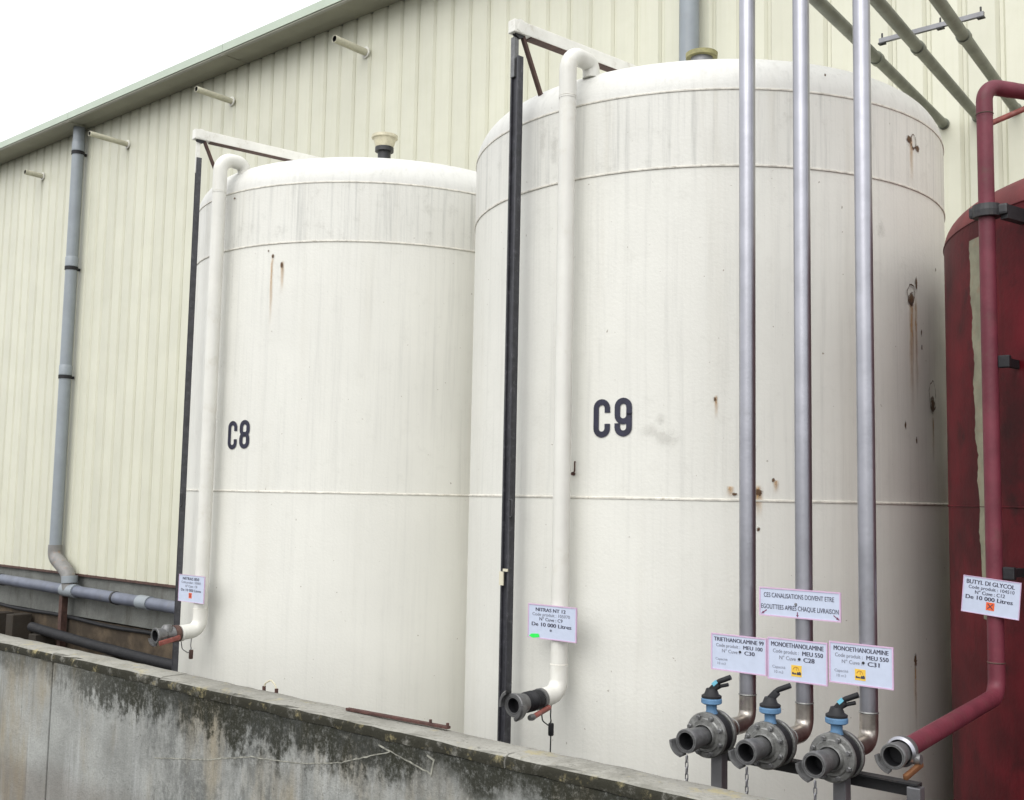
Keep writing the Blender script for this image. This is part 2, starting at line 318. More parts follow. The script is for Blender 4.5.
ROOT = {}
def tag(o, label, cat, group=None, kind=None):
    if label: o['label'] = label
    if cat: o['category'] = cat
    if group: o['group'] = group
    if kind: o['kind'] = kind
    return o
def thing(name, loc, label, cat, group=None):
    o = bpy.data.objects.new(name, None); COL.objects.link(o); o.location = loc; o.empty_display_size = 0.2
    ROOT[o] = Vector(loc); return tag(o, label, cat, group)
def obj(name, mb, m, parent=None, smooth=True, ang=38, kind=None, label=None, recalc=True):
    bm = mb.bm
    base = Vector((0, 0, 0))
    if parent is not None:
        base = ROOT[parent]
    if base.length: bmesh.ops.translate(bm, verts=bm.verts, vec=-base)
    if recalc: bmesh.ops.recalc_face_normals(bm, faces=bm.faces)
    if smooth:
        lim = R(ang)
        for e in bm.edges:
            if len(e.link_faces) == 2: e.smooth = e.calc_face_angle(0) < lim
        for f in bm.faces: f.smooth = True
    me = bpy.data.meshes.new(name); bm.to_mesh(me); bm.free()
    for mm in (m if isinstance(m, (list, tuple)) else [m]): me.materials.append(M[mm])
    o = bpy.data.objects.new(name, me); COL.objects.link(o)
    if parent is not None: o.parent = parent
    ROOT[o] = base
    if kind: o['kind'] = kind
    if label: o['label'] = label
    return o
def copy_tree(o, shift, parent=None):
    c = o.copy(); COL.objects.link(c)
    if parent is None: c.location = o.location + Vector(shift)
    else: c.parent = parent
    for ch in o.children: copy_tree(ch, shift, c)
    ROOT[c] = ROOT[o] + Vector(shift); return c

_dg = None
def text_into(mb, body, cx, cy, width, height, bold=0.0):
    """flat lettering in the xz plane, centred on (cx, cy), squeezed to the width; returns nothing"""
    cu = bpy.data.curves.new('lettering_curve', 'FONT'); cu.body = body; cu.size = 1.0; cu.resolution_u = 3
    o = bpy.data.objects.new('lettering_curve', cu); COL.objects.link(o)
    dg = bpy.context.evaluated_depsgraph_get(); dg.update()
    me = bpy.data.meshes.new_from_object(o.evaluated_get(dg))
    bpy.data.objects.remove(o); bpy.data.curves.remove(cu)
    xs = [v.co.x for v in me.vertices]; x0, x1 = min(xs), max(xs)
    sx = width / (x1 - x0); sz = height / 0.72
    for n, dx in enumerate((-bold, 0.0, bold) if bold else (0.0,)):      # heavier strokes: the letters laid over themselves, a hair apart
        vs = [mb.bm.verts.new((cx + (v.co.x - (x0 + x1) / 2 + dx) * sx, -0.00008 * n, cy + (v.co.y - 0.36) * sz)) for v in me.vertices]
        for p in me.polygons:
            try: mb.bm.faces.new([vs[i] for i in p.vertices])
            except ValueError: pass
    bpy.data.meshes.remove(me)

# ------------------------------------------------------------------ the setting
WALL_Y, WALL_T, WALL_Z = 2.694, 0.155, 0.87
FLOOR = -0.55
mb = MB(); mb.box(-70, 70, -70, WALL_Y + 0.02, -0.25, 0.0)
tag(obj('yard_ground', mb, 'yard', smooth=False), None, None, kind='structure')
mb = MB(); mb.box(-30, 14, WALL_Y + 0.06, 7.3, FLOOR - 0.2, FLOOR)
tag(obj('bund_floor', mb, 'bund_floor', smooth=False), None, None, kind='structure')
mb = MB(); mb.poly([(-3000, -3000, -0.9), (3000, -3000, -0.9), (3000, 3000, -0.9), (-3000, 3000, -0.9)])
tag(obj('ground', mb, 'yard', smooth=False), None, None, kind='structure')

# ------------------------------------------------------------------ warehouse
bd = thing('industrial_building', (-8, 7.2, 0), 'long cream ribbed metal industrial building behind the tanks', 'building')
mb = MB(); mb.box(-27, 5, 7.165, 24, 0.60, 6.66); obj('wall', mb, 'cladding', bd, smooth=False)
mb = MB(); mb.box(-27, 5, 7.15, 7.60, 0.045, 0.60); obj('plinth', mb, 'plinth', bd, smooth=False)
mb = MB(); mb.box(-27, 5, 7.09, 7.70, FLOOR - 0.1, 0.02, 0.012); obj('footing', mb, 'footing', bd, smooth=False)
mb = MB()
mb.prism([(6.96, 6.80), (15.5, 7.75), (24.1, 6.80), (24.1, 6.72), (15.5, 7.67), (6.96, 6.72)], -27.2, 5.2); obj('roof', mb, 'roof', bd, smooth=False)
# cladding: one ribbed sheet per rib, 235 mm apart
PITCH = 0.2355; ZB, ZT = 0.592, 6.675
mb = MB()
prof = [(0.0, 7.146), (0.024, 7.146), (0.042, 7.121), (0.128, 7.1185), (0.214, 7.121), (PITCH - 0.0015, 7.144)]
for (xa, ya), (xb, yb) in zip(prof, prof[1:]):
    mb.poly([(xa, ya, ZB), (xb, yb, ZB), (xb, yb, ZT), (xa, ya, ZT)])
bmesh.ops.remove_doubles(mb.bm, verts=mb.bm.verts, dist=1e-5)
r_ = bmesh.ops.extrude_face_region(mb.bm, geom=list(mb.bm.faces))
for v in [g for g in r_['geom'] if isinstance(g, bmesh.types.BMVert)]: v.co.y += 0.006
sheet = obj('cladding_sheet', mb, 'cladding', bd, smooth=False)
SX0 = -4.568
k0, k1 = int((-27 - SX0) / PITCH), int((5 - SX0) / PITCH)
first = True
for k in range(k0, k1):
    c = sheet if first else sheet.copy()
    if not first: COL.objects.link(c); c.parent = bd
    first = False
    c.location = (SX0 + k * PITCH, random.uniform(-0.0015, 0.0015), 0)
# dark strip painted in as the shade under the cladding's overhang
mb = MB(); mb.prism([(7.10, 0.600), (7.162, 0.600), (7.162, 0.594), (7.108, 0.572), (7.10, 0.572)], -27, 5); obj('overhang_shade_strip', mb, 'brown_post', bd, smooth=False)
# eaves gutter in lengths
xs = [-27.2, -24.3, -20.8, -17.3, -13.78, -10.21, -6.65, -3.1, 0.45, 5.2]
for a, b in zip(xs, xs[1:]):
    mb = MB()
    mb.prism([(7.115, 6.668), (6.965, 6.674), (6.955, 6.655), (6.79, 6.655), (6.775, 6.672), (6.775, 6.742), (6.96, 6.752), (7.115, 6.752)], a + 0.003, b - 0.003)
    g = obj('gutter_section', mb, 'gutter', bd, smooth=False)
    mb = MB(); mb.prism([(6.764, 6.690), (6.764, 6.782), (6.80, 6.788), (6.80, 6.745), (6.773, 6.743), (6.773, 6.690)], a + 0.003, b - 0.003); obj('lip', mb, 'lip', g, smooth=False)
for x in xs[1:-1]:
    mb = MB(); mb.box(x - 0.03, x + 0.03, 6.768, 7.0, 6.648, 6.653); obj('joint_strap', mb, 'gutter', bd, smooth=False)

# overflow spouts through the cladding
sp = [(-10.49, 6.279, 0.49, 0.034, 'second highest pale stub pipe under the eave, above the left tank gauge arm'),
      (-12.80, 6.231, 0.54, 0.034, 'pale stub pipe beside the top of the grey downpipe'),
      (-8.147, 6.258, 0.43, 0.038, 'pale stub pipe highest in the picture, nearest the right end of the eave'),
      (-15.136, 6.231, 0.27, 0.036, 'short pale stub pipe left of the grey downpipe')]
for x, z, L, r, lab in sp:
    t = thing('drain_spout', (x, 7.12, z), lab, 'pipe', 'stub pipes along the top of the cladding')
    mb = MB(); mb.lathe([(0.0, 0.21), (r * .87, 0.21), (r * .87, 0.0), (r, 0.0), (r, L + 0.03)], (x, 7.12 - L, z), (0, 1, 0), 20); obj('pipe', mb, 'spout', t)
    mb = MB(); mb.lathe([(r, 0), (r + .022, 0.0), (r + .022, 0.012), (r, 0.012)], (x, 7.103, z), (0, 1, 0), 20); obj('collar', mb, 'cream_beam', t)
    mb = MB(); mb.lathe([(0.0, 0.20), (r * .85, 0.20), (r * .85, 0.004)], (x, 7.12 - L, z), (0, 1, 0), 20); obj('bore', mb, 'rubber', t)  # black cup added to paint the darkness inside the spout

# grey downpipes
def downpipe(x, label, z0, z1, joints, full):
    t = thing('downpipe', (x, 7.0, z0), label, 'downpipe', 'grey downpipes on the cladding')
    r = 0.078; zz = [z0] + joints + [z1]
    for a, b in zip(zz, zz[1:]):
        mb = MB(); mb.tube([(x, 7.0, a), (x, 7.0, b)], r, 22); obj('pipe_length', mb, 'pvc', t)
    for j in joints:
        mb = MB(); mb.lathe([(r, -0.004), (r + 0.007, -0.004), (r + 0.007, 0.12), (r, 0.13)], (x, 7.0, j), (0, 0, 1), 22); c = obj('socket', mb, 'pvc', t)
        mb = MB(); mb.lathe([(r, -0.055), (r + 0.009, -0.055), (r + 0.009, -0.01), (r, -0.01)], (x, 7.0, j), (0, 0, 1), 22); mb.box(x - .015, x + .015, 7.06, 7.13, j - .05, j - .015); obj('bracket', mb, 'black_hose', t)
    return t, r
t, r = downpipe(-13.90, 'tall grey downpipe on the cladding at the left of the tanks', 0.86, 6.66, [3.235, 4.72, 6.33], True)
mb = MB(); mb.tube(path_round([(-13.90, 7.0, 0.96), (-13.90, 7.0, 0.80), (-13.50, 6.985, 0.62), (-13.42, 6.98, 0.40)], 0.17, 8), r + 0.012, 22); obj('elbow', mb, 'pvc_old', t)
mb = MB(); mb.lathe([(r, 0), (r + .024, 0), (r + .024, .09), (r, .09)], (-13.43, 6.982, 0.49), (-.1, 0, 1), 22); obj('socket', mb, 'pvc', t)
mb = MB(); mb.box(-13.66, -13.58, 6.97, 7.05, FLOOR, 0.33); obj('support_post', mb, 'brown_post', t, smooth=False)
downpipe(-4.225, 'grey downpipe on the cladding seen above the right white tank roof', 0.7, 6.66, [3.4], False)

# horizontal drain pipe along the plinth
t = thing('drain_pipe', (-13, 6.98, 0.38), 'blue grey horizontal plastic pipe running along the plinth under the cladding', 'pipe')
zz = lambda x: 0.392 - (x + 13) * 0.010
for a, b in ((-27, -16.8), (-16.8, -11.59), (-11.59, -3.2)):
    mb = MB(); mb.tube([(a, 6.98, zz(a)), (b, 6.98, zz(b))], 0.072, 20); obj('pipe_length', mb, 'blue_pvc', t)
    if b > -14 and b < -4:
        mb = MB(); mb.tube([(b - .13, 6.98, zz(b - .13)), (b + .10, 6.98, zz(b + .10))], 0.083, 20); obj('coupling', mb, 'pvc', t)
for x in (-15.4, -12.3, -9.4):
    mb = MB(); mb.tube([(x, 6.98, zz(x) - .001), (x + .04, 6.98, zz(x) - .001)], 0.079, 20); mb.box(x, x + .04, 6.99, 7.15, zz(x) - .09, zz(x) - .065); obj('bracket', mb, 'black_metal', t)
mb = MB(); mb.tube([(-13.40 - .16, 6.98, zz(-13.5)), (-13.40 + .16, 6.98, zz(-13.3))], 0.086, 20); obj('tee', mb, 'pvc', t)

# thin cable, black hose on blocks
pts = [(x, 7.07, 0.052 - (x + 15.6) * 0.011 - 0.012 * math.sin((x + 15.6) * 2.6)) for x in [-27 + .25 * i for i in range(92)]]
mb = MB(); mb.tube(pts, 0.024, 8); tag(obj('cable', mb, 'black_hose'), 'thin black cable strung along the plinth below the blue grey pipe', 'cable')
mb = MB(); mb.tube([(-14.18, 6.88, -0.130), (-13.4, 6.87, -0.165), (-12.6, 6.86, -0.197), (-11.3, 6.85, -0.232), (-9.6, 6.86, -0.262)], 0.062, 16)
hose = tag(obj('hose', mb, 'black_hose'), 'thick black pipe lying low at the foot of the plinth behind the concrete wall', 'pipe')
for x, h_ in ((-15.15, -.02), (-14.62, .0), (-13.95, -.20), (-12.1, -.27), (-10.3, -.32)):
    big = h_ > -.1
    mb = MB(); mb.box(x - .10, x + .10, 6.78, 7.04, FLOOR, h_, 0.01)
    tag(obj('support_block', mb, 'dark_block', smooth=False), 'dark concrete block at the plinth foot, ' + {-15.15: 'farthest left', -14.62: 'just left of the black pipe end', -13.95: 'under the left end of black pipe', -12.1: 'under the middle of the black pipe', -10.3: 'nearest the white tank'}[x], 'block', 'blocks at the foot of the plinth')

# ------------------------------------------------------------------ concrete bund wall
bw = thing('retaining_wall', (-3, WALL_Y, 0), 'low weathered concrete wall with black algae in front of the tanks', 'wall')
CAPH = 0.040
JX = -5.32
for a, b in ((-17.0, -11.3), (-11.3, JX), (JX, 0.6), (0.6, 5.0)):
    mb = MB(); mb.box(a + .007, b - .007, WALL_Y + 0.006, WALL_Y + WALL_T - 0.004, FLOOR, WALL_Z - CAPH - .001, 0.006); obj('wall_panel', mb, 'wall', bw, smooth=False)
mb = MB()
for x in (-11.3, JX, 0.6): mb.box(x - .012, x + .012, WALL_Y + 0.03, WALL_Y + WALL_T - .02, FLOOR, WALL_Z - CAPH - .004)
obj('joint_filler', mb, 'rubber', bw, smooth=False)
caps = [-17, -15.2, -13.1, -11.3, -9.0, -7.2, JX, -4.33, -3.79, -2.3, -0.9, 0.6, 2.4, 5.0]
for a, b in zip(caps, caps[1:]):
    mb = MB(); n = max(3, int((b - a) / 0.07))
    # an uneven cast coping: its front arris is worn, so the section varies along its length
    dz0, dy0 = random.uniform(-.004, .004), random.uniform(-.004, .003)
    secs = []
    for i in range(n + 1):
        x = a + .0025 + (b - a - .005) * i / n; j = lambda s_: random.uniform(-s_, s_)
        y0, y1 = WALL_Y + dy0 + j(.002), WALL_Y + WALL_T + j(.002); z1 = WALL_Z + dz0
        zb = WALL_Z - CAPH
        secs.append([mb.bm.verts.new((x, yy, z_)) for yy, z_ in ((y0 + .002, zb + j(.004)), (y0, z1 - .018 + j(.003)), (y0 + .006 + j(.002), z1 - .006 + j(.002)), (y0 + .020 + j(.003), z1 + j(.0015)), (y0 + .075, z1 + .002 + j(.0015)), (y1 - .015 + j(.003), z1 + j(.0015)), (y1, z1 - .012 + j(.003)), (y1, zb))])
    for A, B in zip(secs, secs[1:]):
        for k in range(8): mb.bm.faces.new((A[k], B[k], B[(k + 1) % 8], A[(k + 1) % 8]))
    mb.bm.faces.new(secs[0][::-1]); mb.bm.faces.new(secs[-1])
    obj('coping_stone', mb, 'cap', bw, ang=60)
# pale lime seam creeping along a crack
def ribbon_xz(mb, pts, wdt, y):
    pts = [Vector((p[0], 0, p[1])) for p in pts]; L = []
    for i, p in enumerate(pts):
        d = (pts[min(i + 1, len(pts) - 1)] - pts[max(i - 1, 0)]).normalized(); n_ = Vector((-d.z, 0, d.x)); ww = wdt * random.uniform(.6, 1.25)
        L.append((p + n_ * ww / 2, p - n_ * ww / 2))
    A = [(mb.bm.verts.new((q.x, y, q.z)), mb.bm.verts.new((w_.x, y, w_.z)), mb.bm.verts.new((q.x, y + .006, q.z)), mb.bm.verts.new((w_.x, y + .006, w_.z))) for q, w_ in L]
    for a, b in zip(A, A[1:]):
        mb.bm.faces.new((a[0], a[1], b[1], b[0])); mb.bm.faces.new((a[0], b[0], b[2], a[2])); mb.bm.faces.new((a[1], a[3], b[3], b[1]))
def dense(pts, step=0.02, jit=0.0016):
    out = []
    for (a, b), (c, d) in zip(pts, pts[1:]):
        n = max(1, int(math.hypot(c - a, d - b) / step))
        for i in range(n): out.append((a + (c - a) * i / n + random.uniform(-jit, jit), b + (d - b) * i / n + random.uniform(-jit, jit)))
    out.append(pts[-1]); return out
mb = MB()
ribbon_xz(mb, dense([(-4.35, .52), (-3.956, .577), (-3.647, .641), (-3.331, .668), (-3.1, .711), (-2.90, .775), (-2.835, .794), (-2.74, .775), (-2.635, .752)]), .0042, WALL_Y + .004)
ribbon_xz(mb, dense([(-2.635, .745), (-2.622, .80), (-2.655, .812)]), .006, WALL_Y + .0025)
ribbon_xz(mb, dense([(-2.835, .794), (-2.90, .808)]), .005, WALL_Y + .002)
obj('lime_seam', mb, 'seam', bw, smooth=False)
# rusty flat bar and wire loop left on the coping
rb = thing('rusty_bar', (-2.93, 2.81, WALL_Z + .006), 'long rusty flat bar lying along the back edge of the concrete wall', 'metal bar')
mb = MB(); mb.bar((-3.19, 2.800, WALL_Z + .010), (-2.672, 2.822, WALL_Z + .014), .020, .010, bevel=.002); obj('bar', mb, 'rust_bar', rb, smooth=False)
for x in (-2.76, -2.675): mb = MB(); mb.tube([(x, 2.818, WALL_Z + .012), (x, 2.818, WALL_Z + .030)], .0055, 8); obj('stud', mb, 'rust_bar', rb)
rw = thing('wire_stub', (-3.72, 2.83, WALL_Z), 'small bent rusty wire loop standing on the concrete wall', 'wire')
mb = MB(); mb.tube(path_round([(-3.765, 2.838, WALL_Z - .01), (-3.760, 2.838, WALL_Z + .030), (-3.72, 2.838, WALL_Z + .050), (-3.685, 2.838, WALL_Z + .030), (-3.679, 2.838, WALL_Z - .01)], .02, 5), .0032, 8); obj('wire', mb, 'cap_yellow', rw)
for x in (-3.764, -3.680): mb = MB(); mb.tube([(x, 2.838, WALL_Z - .01), (x, 2.838, WALL_Z + .019)], .0075, 8); obj('stub', mb, 'rust_bar', rw)

# ------------------------------------------------------------------ white tanks
ZS0, ZS1, ZS2, ZS3 = FLOOR + .03, 1.707, 3.167, 3.513       # bottom, mid seam, second seam, shoulder seam
TR = 1.25
KN = 0.205      # knuckle radius of the roof edge
def cyl_patch(mb, cx, cy, rad, a0, a1, z0, z1, nu=6, nv=6):
    uvl = mb.bm.loops.layers.uv.verify()
    g = [[mb.bm.verts.new((cx + rad * math.cos(R(a0 + (a1 - a0) * i / nu)), cy + rad * math.sin(R(a0 + (a1 - a0) * i / nu)), z0 + (z1 - z0) * j / nv)) for i in range(nu + 1)] for j in range(nv + 1)]
    for j in range(nv):
        for i in range(nu):
            f = mb.bm.faces.new((g[j][i], g[j][i + 1], g[j + 1][i + 1], g[j + 1][i]))
            for l, (ii, jj) in zip(f.loops, ((i, j), (i + 1, j), (i + 1, j + 1), (i, j + 1))): l[uvl].uv = (ii / nu, jj / nv)
def glyph_path(ch, w_, h_):
    rr = w_ / 2; P = []
    def arc(cx, cz, a0, a1, n=10): return [(cx + rr * math.cos(R(a0 + (a1 - a0) * i / n)), cz + rr * math.sin(R(a0 + (a1 - a0) * i / n))) for i in range(n + 1)]
    T, B = h_ / 2 - rr, -h_ / 2 + rr
    if ch == 'C': return [[(rr, h_ * .17)] + arc(0, T, 0, 180) + arc(0, B, 180, 360) + [(rr, -h_ * .17)]]
    if ch == '9': return [arc(0, T, 0, 180) + arc(0, h_ * .02 + rr * .2, 180, 360) + [(rr, T)], [(rr, h_ * .12), (rr, B)] + arc(0, B, 0, -180) + [(-rr, B + .018)]]
    if ch == '8':
        up = h_ / 2 - rr; lo = -h_ / 2 + rr; mid = rr * .93
        return [arc(0, up, 0, 180) + [(-rr, mid)] + arc(0, mid, 180, 360) + [(rr, up)], arc(0, -mid, 0, 180) + [(-rr, lo)] + arc(0, lo, 180, 360) + [(rr, -mid)]]
def glyph(mb, ch, w_, h_, st, ang_c, z_c, cx, cy, rad):
    for path in glyph_path(ch, w_ - st, h_ - st):
        pts = [Vector((u, 0, v)) for u, v in path]
        pts = [p for i, p in enumerate(pts) if i == 0 or (p - pts[i - 1]).length > 1e-4]
        # subdivide the straights so that the ribbon follows the curved shell
        q = [pts[0]]
        for p in pts[1:]:
            n = max(1, int((p - q[-1]).length / .012)); a = q[-1].copy()
            q += [a.lerp(p, i / n) for i in range(1, n + 1)]
        closed = (q[0] - q[-1]).length < 1e-4; ring = []
        for i, p in enumerate(q):
            if closed and i in (0, len(q) - 1): d = (q[1] - q[-2]).normalized()
            else: d = (q[min(i + 1, len(q) - 1)] - q[max(i - 1, 0)]).normalized()
            n_ = Vector((-d.z, 0, d.x)); row = []
            for s_ in (1, 0, -1):
                e = p + n_ * st / 2 * s_; a = R(ang_c) + e.x / rad
                row.append(mb.bm.verts.new((cx + rad * math.cos(a), cy + rad * math.sin(a), z_c + e.z)))
            ring.append(row)
        for A, B in zip(ring, ring[1:]):
            for k in (0, 1): mb.bm.faces.new((A[k], A[k + 1], B[k + 1], B[k]))
def dome_z(rr):      # height above the shoulder seam at radius rr: knuckle then shallow crown
    a = KN
    if rr > TR - a * (1 - math.cos(R(74))): 
        c = 1 - (TR - rr) / a; return a * math.sqrt(max(0, 1 - c * c))
    r0 = TR - a * (1 - math.cos(R(74))); z0 = a * math.sin(R(74))
    return z0 + 0.155 * (1 - (rr / r0) ** 2)
def tank(cx, cy, label, sign_ch, ang_l, stains, nozzle, dz=0.0):
    ZS2, ZS3 = 3.167 + dz * .6, 3.513 + dz
    t = thing('storage_tank', (cx, cy, FLOOR), label, 'tank', 'white storage tanks')
    SEG = 160
    for z0, z1, r_, m in ((ZS0, ZS1, TR, 'shell_low'), (ZS1, ZS2, TR - .0015, 'shell_mid'), (ZS2, ZS3, TR, 'shell_top')):
        mb = MB(); mb.lathe([(r_, z0 + (z1 - z0) * i / 8) for i in range(9)], (cx, cy, 0), (0, 0, 1), SEG); obj('shell_course', mb, m, t)
    mb = MB(); prof = [(TR * math.sqrt(0) + TR - KN * (1 - math.cos(R(a))), ZS3 + KN * math.sin(R(a))) for a in range(0, 75, 6)]
    r0 = TR - KN * (1 - math.cos(R(74)))
    prof += [(r0 * (1 - i / 12), ZS3 + KN * math.sin(R(74)) + .155 * (1 - (1 - i / 12) ** 2)) for i in range(0, 13)]
    mb.lathe(prof, (cx, cy, 0), (0, 0, 1), SEG); obj('roof', mb, 'dome', t, ang=80)
    for z in (ZS1, ZS2, ZS3):
        mb = MB(); mb.lathe([(TR - .002, z - .0065), (TR + .0035, z - .004), (TR + .0045, z), (TR + .0035, z + .004), (TR - .002, z + .0065)], (cx, cy, 0), (0, 0, 1), SEG); obj('weld_seam', mb, 'weld', t)
    mb = MB(); mb.lathe([(0, FLOOR + .002), (TR + .12, FLOOR + .002), (TR + .12, ZS0 - .002), (0, ZS0 - .002)], (cx, cy, 0), (0, 0, 1), 64); obj('base_ring', mb, 'footing', t)
    zt = ZS3 + KN * math.sin(R(74)) + .15
    if nozzle == 'bowl':
        mb = MB(); mb.lathe([(.046, zt - .02), (.046, 4.13), (.066, 4.13), (.066, 4.16), (.05, 4.16)], (cx, cy, 0), (0, 0, 1), 24); nz = obj('nozzle', mb, 'black_metal', t)
        mb = MB(); mb.lathe([(0, 4.16), (.062, 4.16), (.072, 4.19), (.080, 4.222), (.093, 4.226), (.093, 4.246), (0, 4.252)], (cx, cy, 0), (0, 0, 1), 28); obj('vent_cap', mb, 'cap_yellow', nz)
    else:
        mb = MB(); mb.lathe([(.062, zt - .02), (.062, 4.19), (.0, 4.19)], (cx, cy, 0), (0, 0, 1), 28); nz = obj('nozzle', mb, 'grey_metal', t)
        mb = MB(); mb.lathe([(.062, 4.18), (.088, 4.18), (.090, 4.205), (.0, 4.21)], (cx, cy, 0), (0, 0, 1), 28); obj('flange', mb, 'cap_olive', nz)
    mb = MB(); st = .0265; ch, cw = .171, .081
    half = math.degrees((.183 - cw) / 2 / TR)
    glyph(mb, 'C', cw, ch, st, ang_l - half, 2.058 if sign_ch == '9' else 2.040, cx, cy, TR + .0022)
    glyph(mb, sign_ch, cw, ch, st, ang_l + half, 2.062 if sign_ch == '9' else 2.044, cx, cy, TR + .0022)
    obj('lettering', mb, 'stencil', t, smooth=False, label='dark stencilled C' + sign_ch + ' on the shell', recalc=False)
    for i, (kind, a, z, wd, up, dn) in enumerate(stains):
        mb = MB(); da = math.degrees(wd / TR)
        cyl_patch(mb, cx, cy, TR + (.0016 if kind == 'rust_run' else .0028) + i * .00003, a - da, a + da, z - dn, z + up)
        obj({'rust_run': 'rust_streak', 'rust_core': 'rust_spot', 'smudge': 'smudge'}[kind], mb, kind, t, recalc=False)
    return t
C9, C8 = (-2.99, 5.09), (-5.53, 5.03)
def chip(t, c, ang, z, w_, h_):
    # a flake gone from the paint: rust shows round its rim, widest at the foot where water sits
    mb = MB(); n = 26; rows = []
    for i in range(n):
        a = 2 * math.pi * i / n; k = 1 + random.uniform(-.12, .12); th = .0035 + random.uniform(0, .004) + .008 * max(0, -math.sin(a)) ** 3
        if random.random() < .12: th = .0012
        row = []
        for e in (0, th):
            u, v = (w_ * k + e * .8) * math.cos(a), (h_ * k + e) * math.sin(a); b = R(ang) + u / TR
            row.append(mb.bm.verts.new((c[0] + (TR + .0036) * math.cos(b), c[1] + (TR + .0036) * math.sin(b), z + v)))
        rows.append(row)
    for i in range(n): mb.bm.faces.new((rows[i][0], rows[(i + 1) % n][0], rows[(i + 1) % n][1], rows[i][1]))
    obj('paint_chip', mb, 'chip_rust', t, smooth=False, recalc=False)

s9 = [('rust_run', -10.1, 2.655, .030, .03, .66), ('rust_run', -8.2, 2.64, .02, .03, .55), ('rust_core', -10.1, 2.66, .042, .035, .065), ('rust_core', -8.0, 2.72, .016, .05, .05),
      ('rust_core', -6.1, 2.50, .010, .03, .03), ('rust_core', -6.0, 2.43, .010, .025, .025), ('rust_core', -0.9, 2.20, .05, .04, .10), ('rust_run', -0.7, 2.11, .022, .02, .25),
      ('rust_core', -13.0, 2.06, .012, .03, .03), ('rust_core', -8.9, 1.995, .012, .03, .03), ('rust_core', -10.6, 1.015, .022, .05, .05), ('rust_run', -10.6, 1.0, .016, .02, .35),
      ('rust_core', -56.8, 2.143, .011, .012, .02), ('rust_run', -56.6, 2.14, .014, .02, .10), ('rust_core', -48.4, 1.742, .030, .022, .022), ('rust_run', -48.6, 1.74, .035, .04, .13),
      ('rust_core', -48.4, 1.592, .013, .012, .02), ('rust_core', -45.4, 1.796, .016, .014, .014), ('rust_run', -44.9, 1.77, .02, .03, .04), ('rust_run', -53.8, 1.75, .022, .02, .04), ('rust_core', -53.0, 1.735, .02, .008, .012),
      ('rust_core', -10.0, 3.40, .035, .03, .035), ('rust_core', -6.6, 3.372, .03, .025, .03), ('rust_run', -9.2, 3.40, .026, .02, .24), ('rust_core', 2.4, 2.825, .011, .015, .015),
      ('smudge', -69.5, 2.00, .09, .06, .055), ('smudge', -66.5, 1.965, .11, .07, .06), ('smudge', -67.5, 2.05, .05, .05, .05),
      ('smudge', -92.5, 3.40, .05, .14, .25), ('smudge', -96, 3.45, .05, .08, .20), 
      ('smudge', -20, 2.95, .05, .08, .10), ('rust_core', -34, 3.60, .009, .01, .012)]
s8 = [('rust_core', -73.0, 3.105, .014, .018, .022), ('rust_core', -70.0, 3.05, .016, .025, .03), ('rust_run', -69.8, 3.05, .022, .03, .20), ('rust_run', -73.2, 3.10, .016, .03, .5), ('rust_core', -74.5, 3.14, .009, .01, .012),
      ('rust_core', -88.5, 3.50, .014, .014, .014), ('rust_core', -97.5, 2.20, .014, .03, .05), ('rust_run', -97.5, 2.19, .02, .03, .16)]
T9 = tank(*C9, 'larger looking white storage tank stencilled C9 behind the three grey pipes', '9', -77.4, s9, 'flange')
for a_, z_, w2, h2 in ((-10.2, 2.668, .030, .040), (-0.9, 2.215, .040, .065), (-8.4, 3.395, .02, .03)): chip(T9, C9, a_, z_, w2, h2)
tank(*C8, 'white storage tank stencilled C8 standing farther left', '8', -82.7, s8, 'bowl', 0.024)

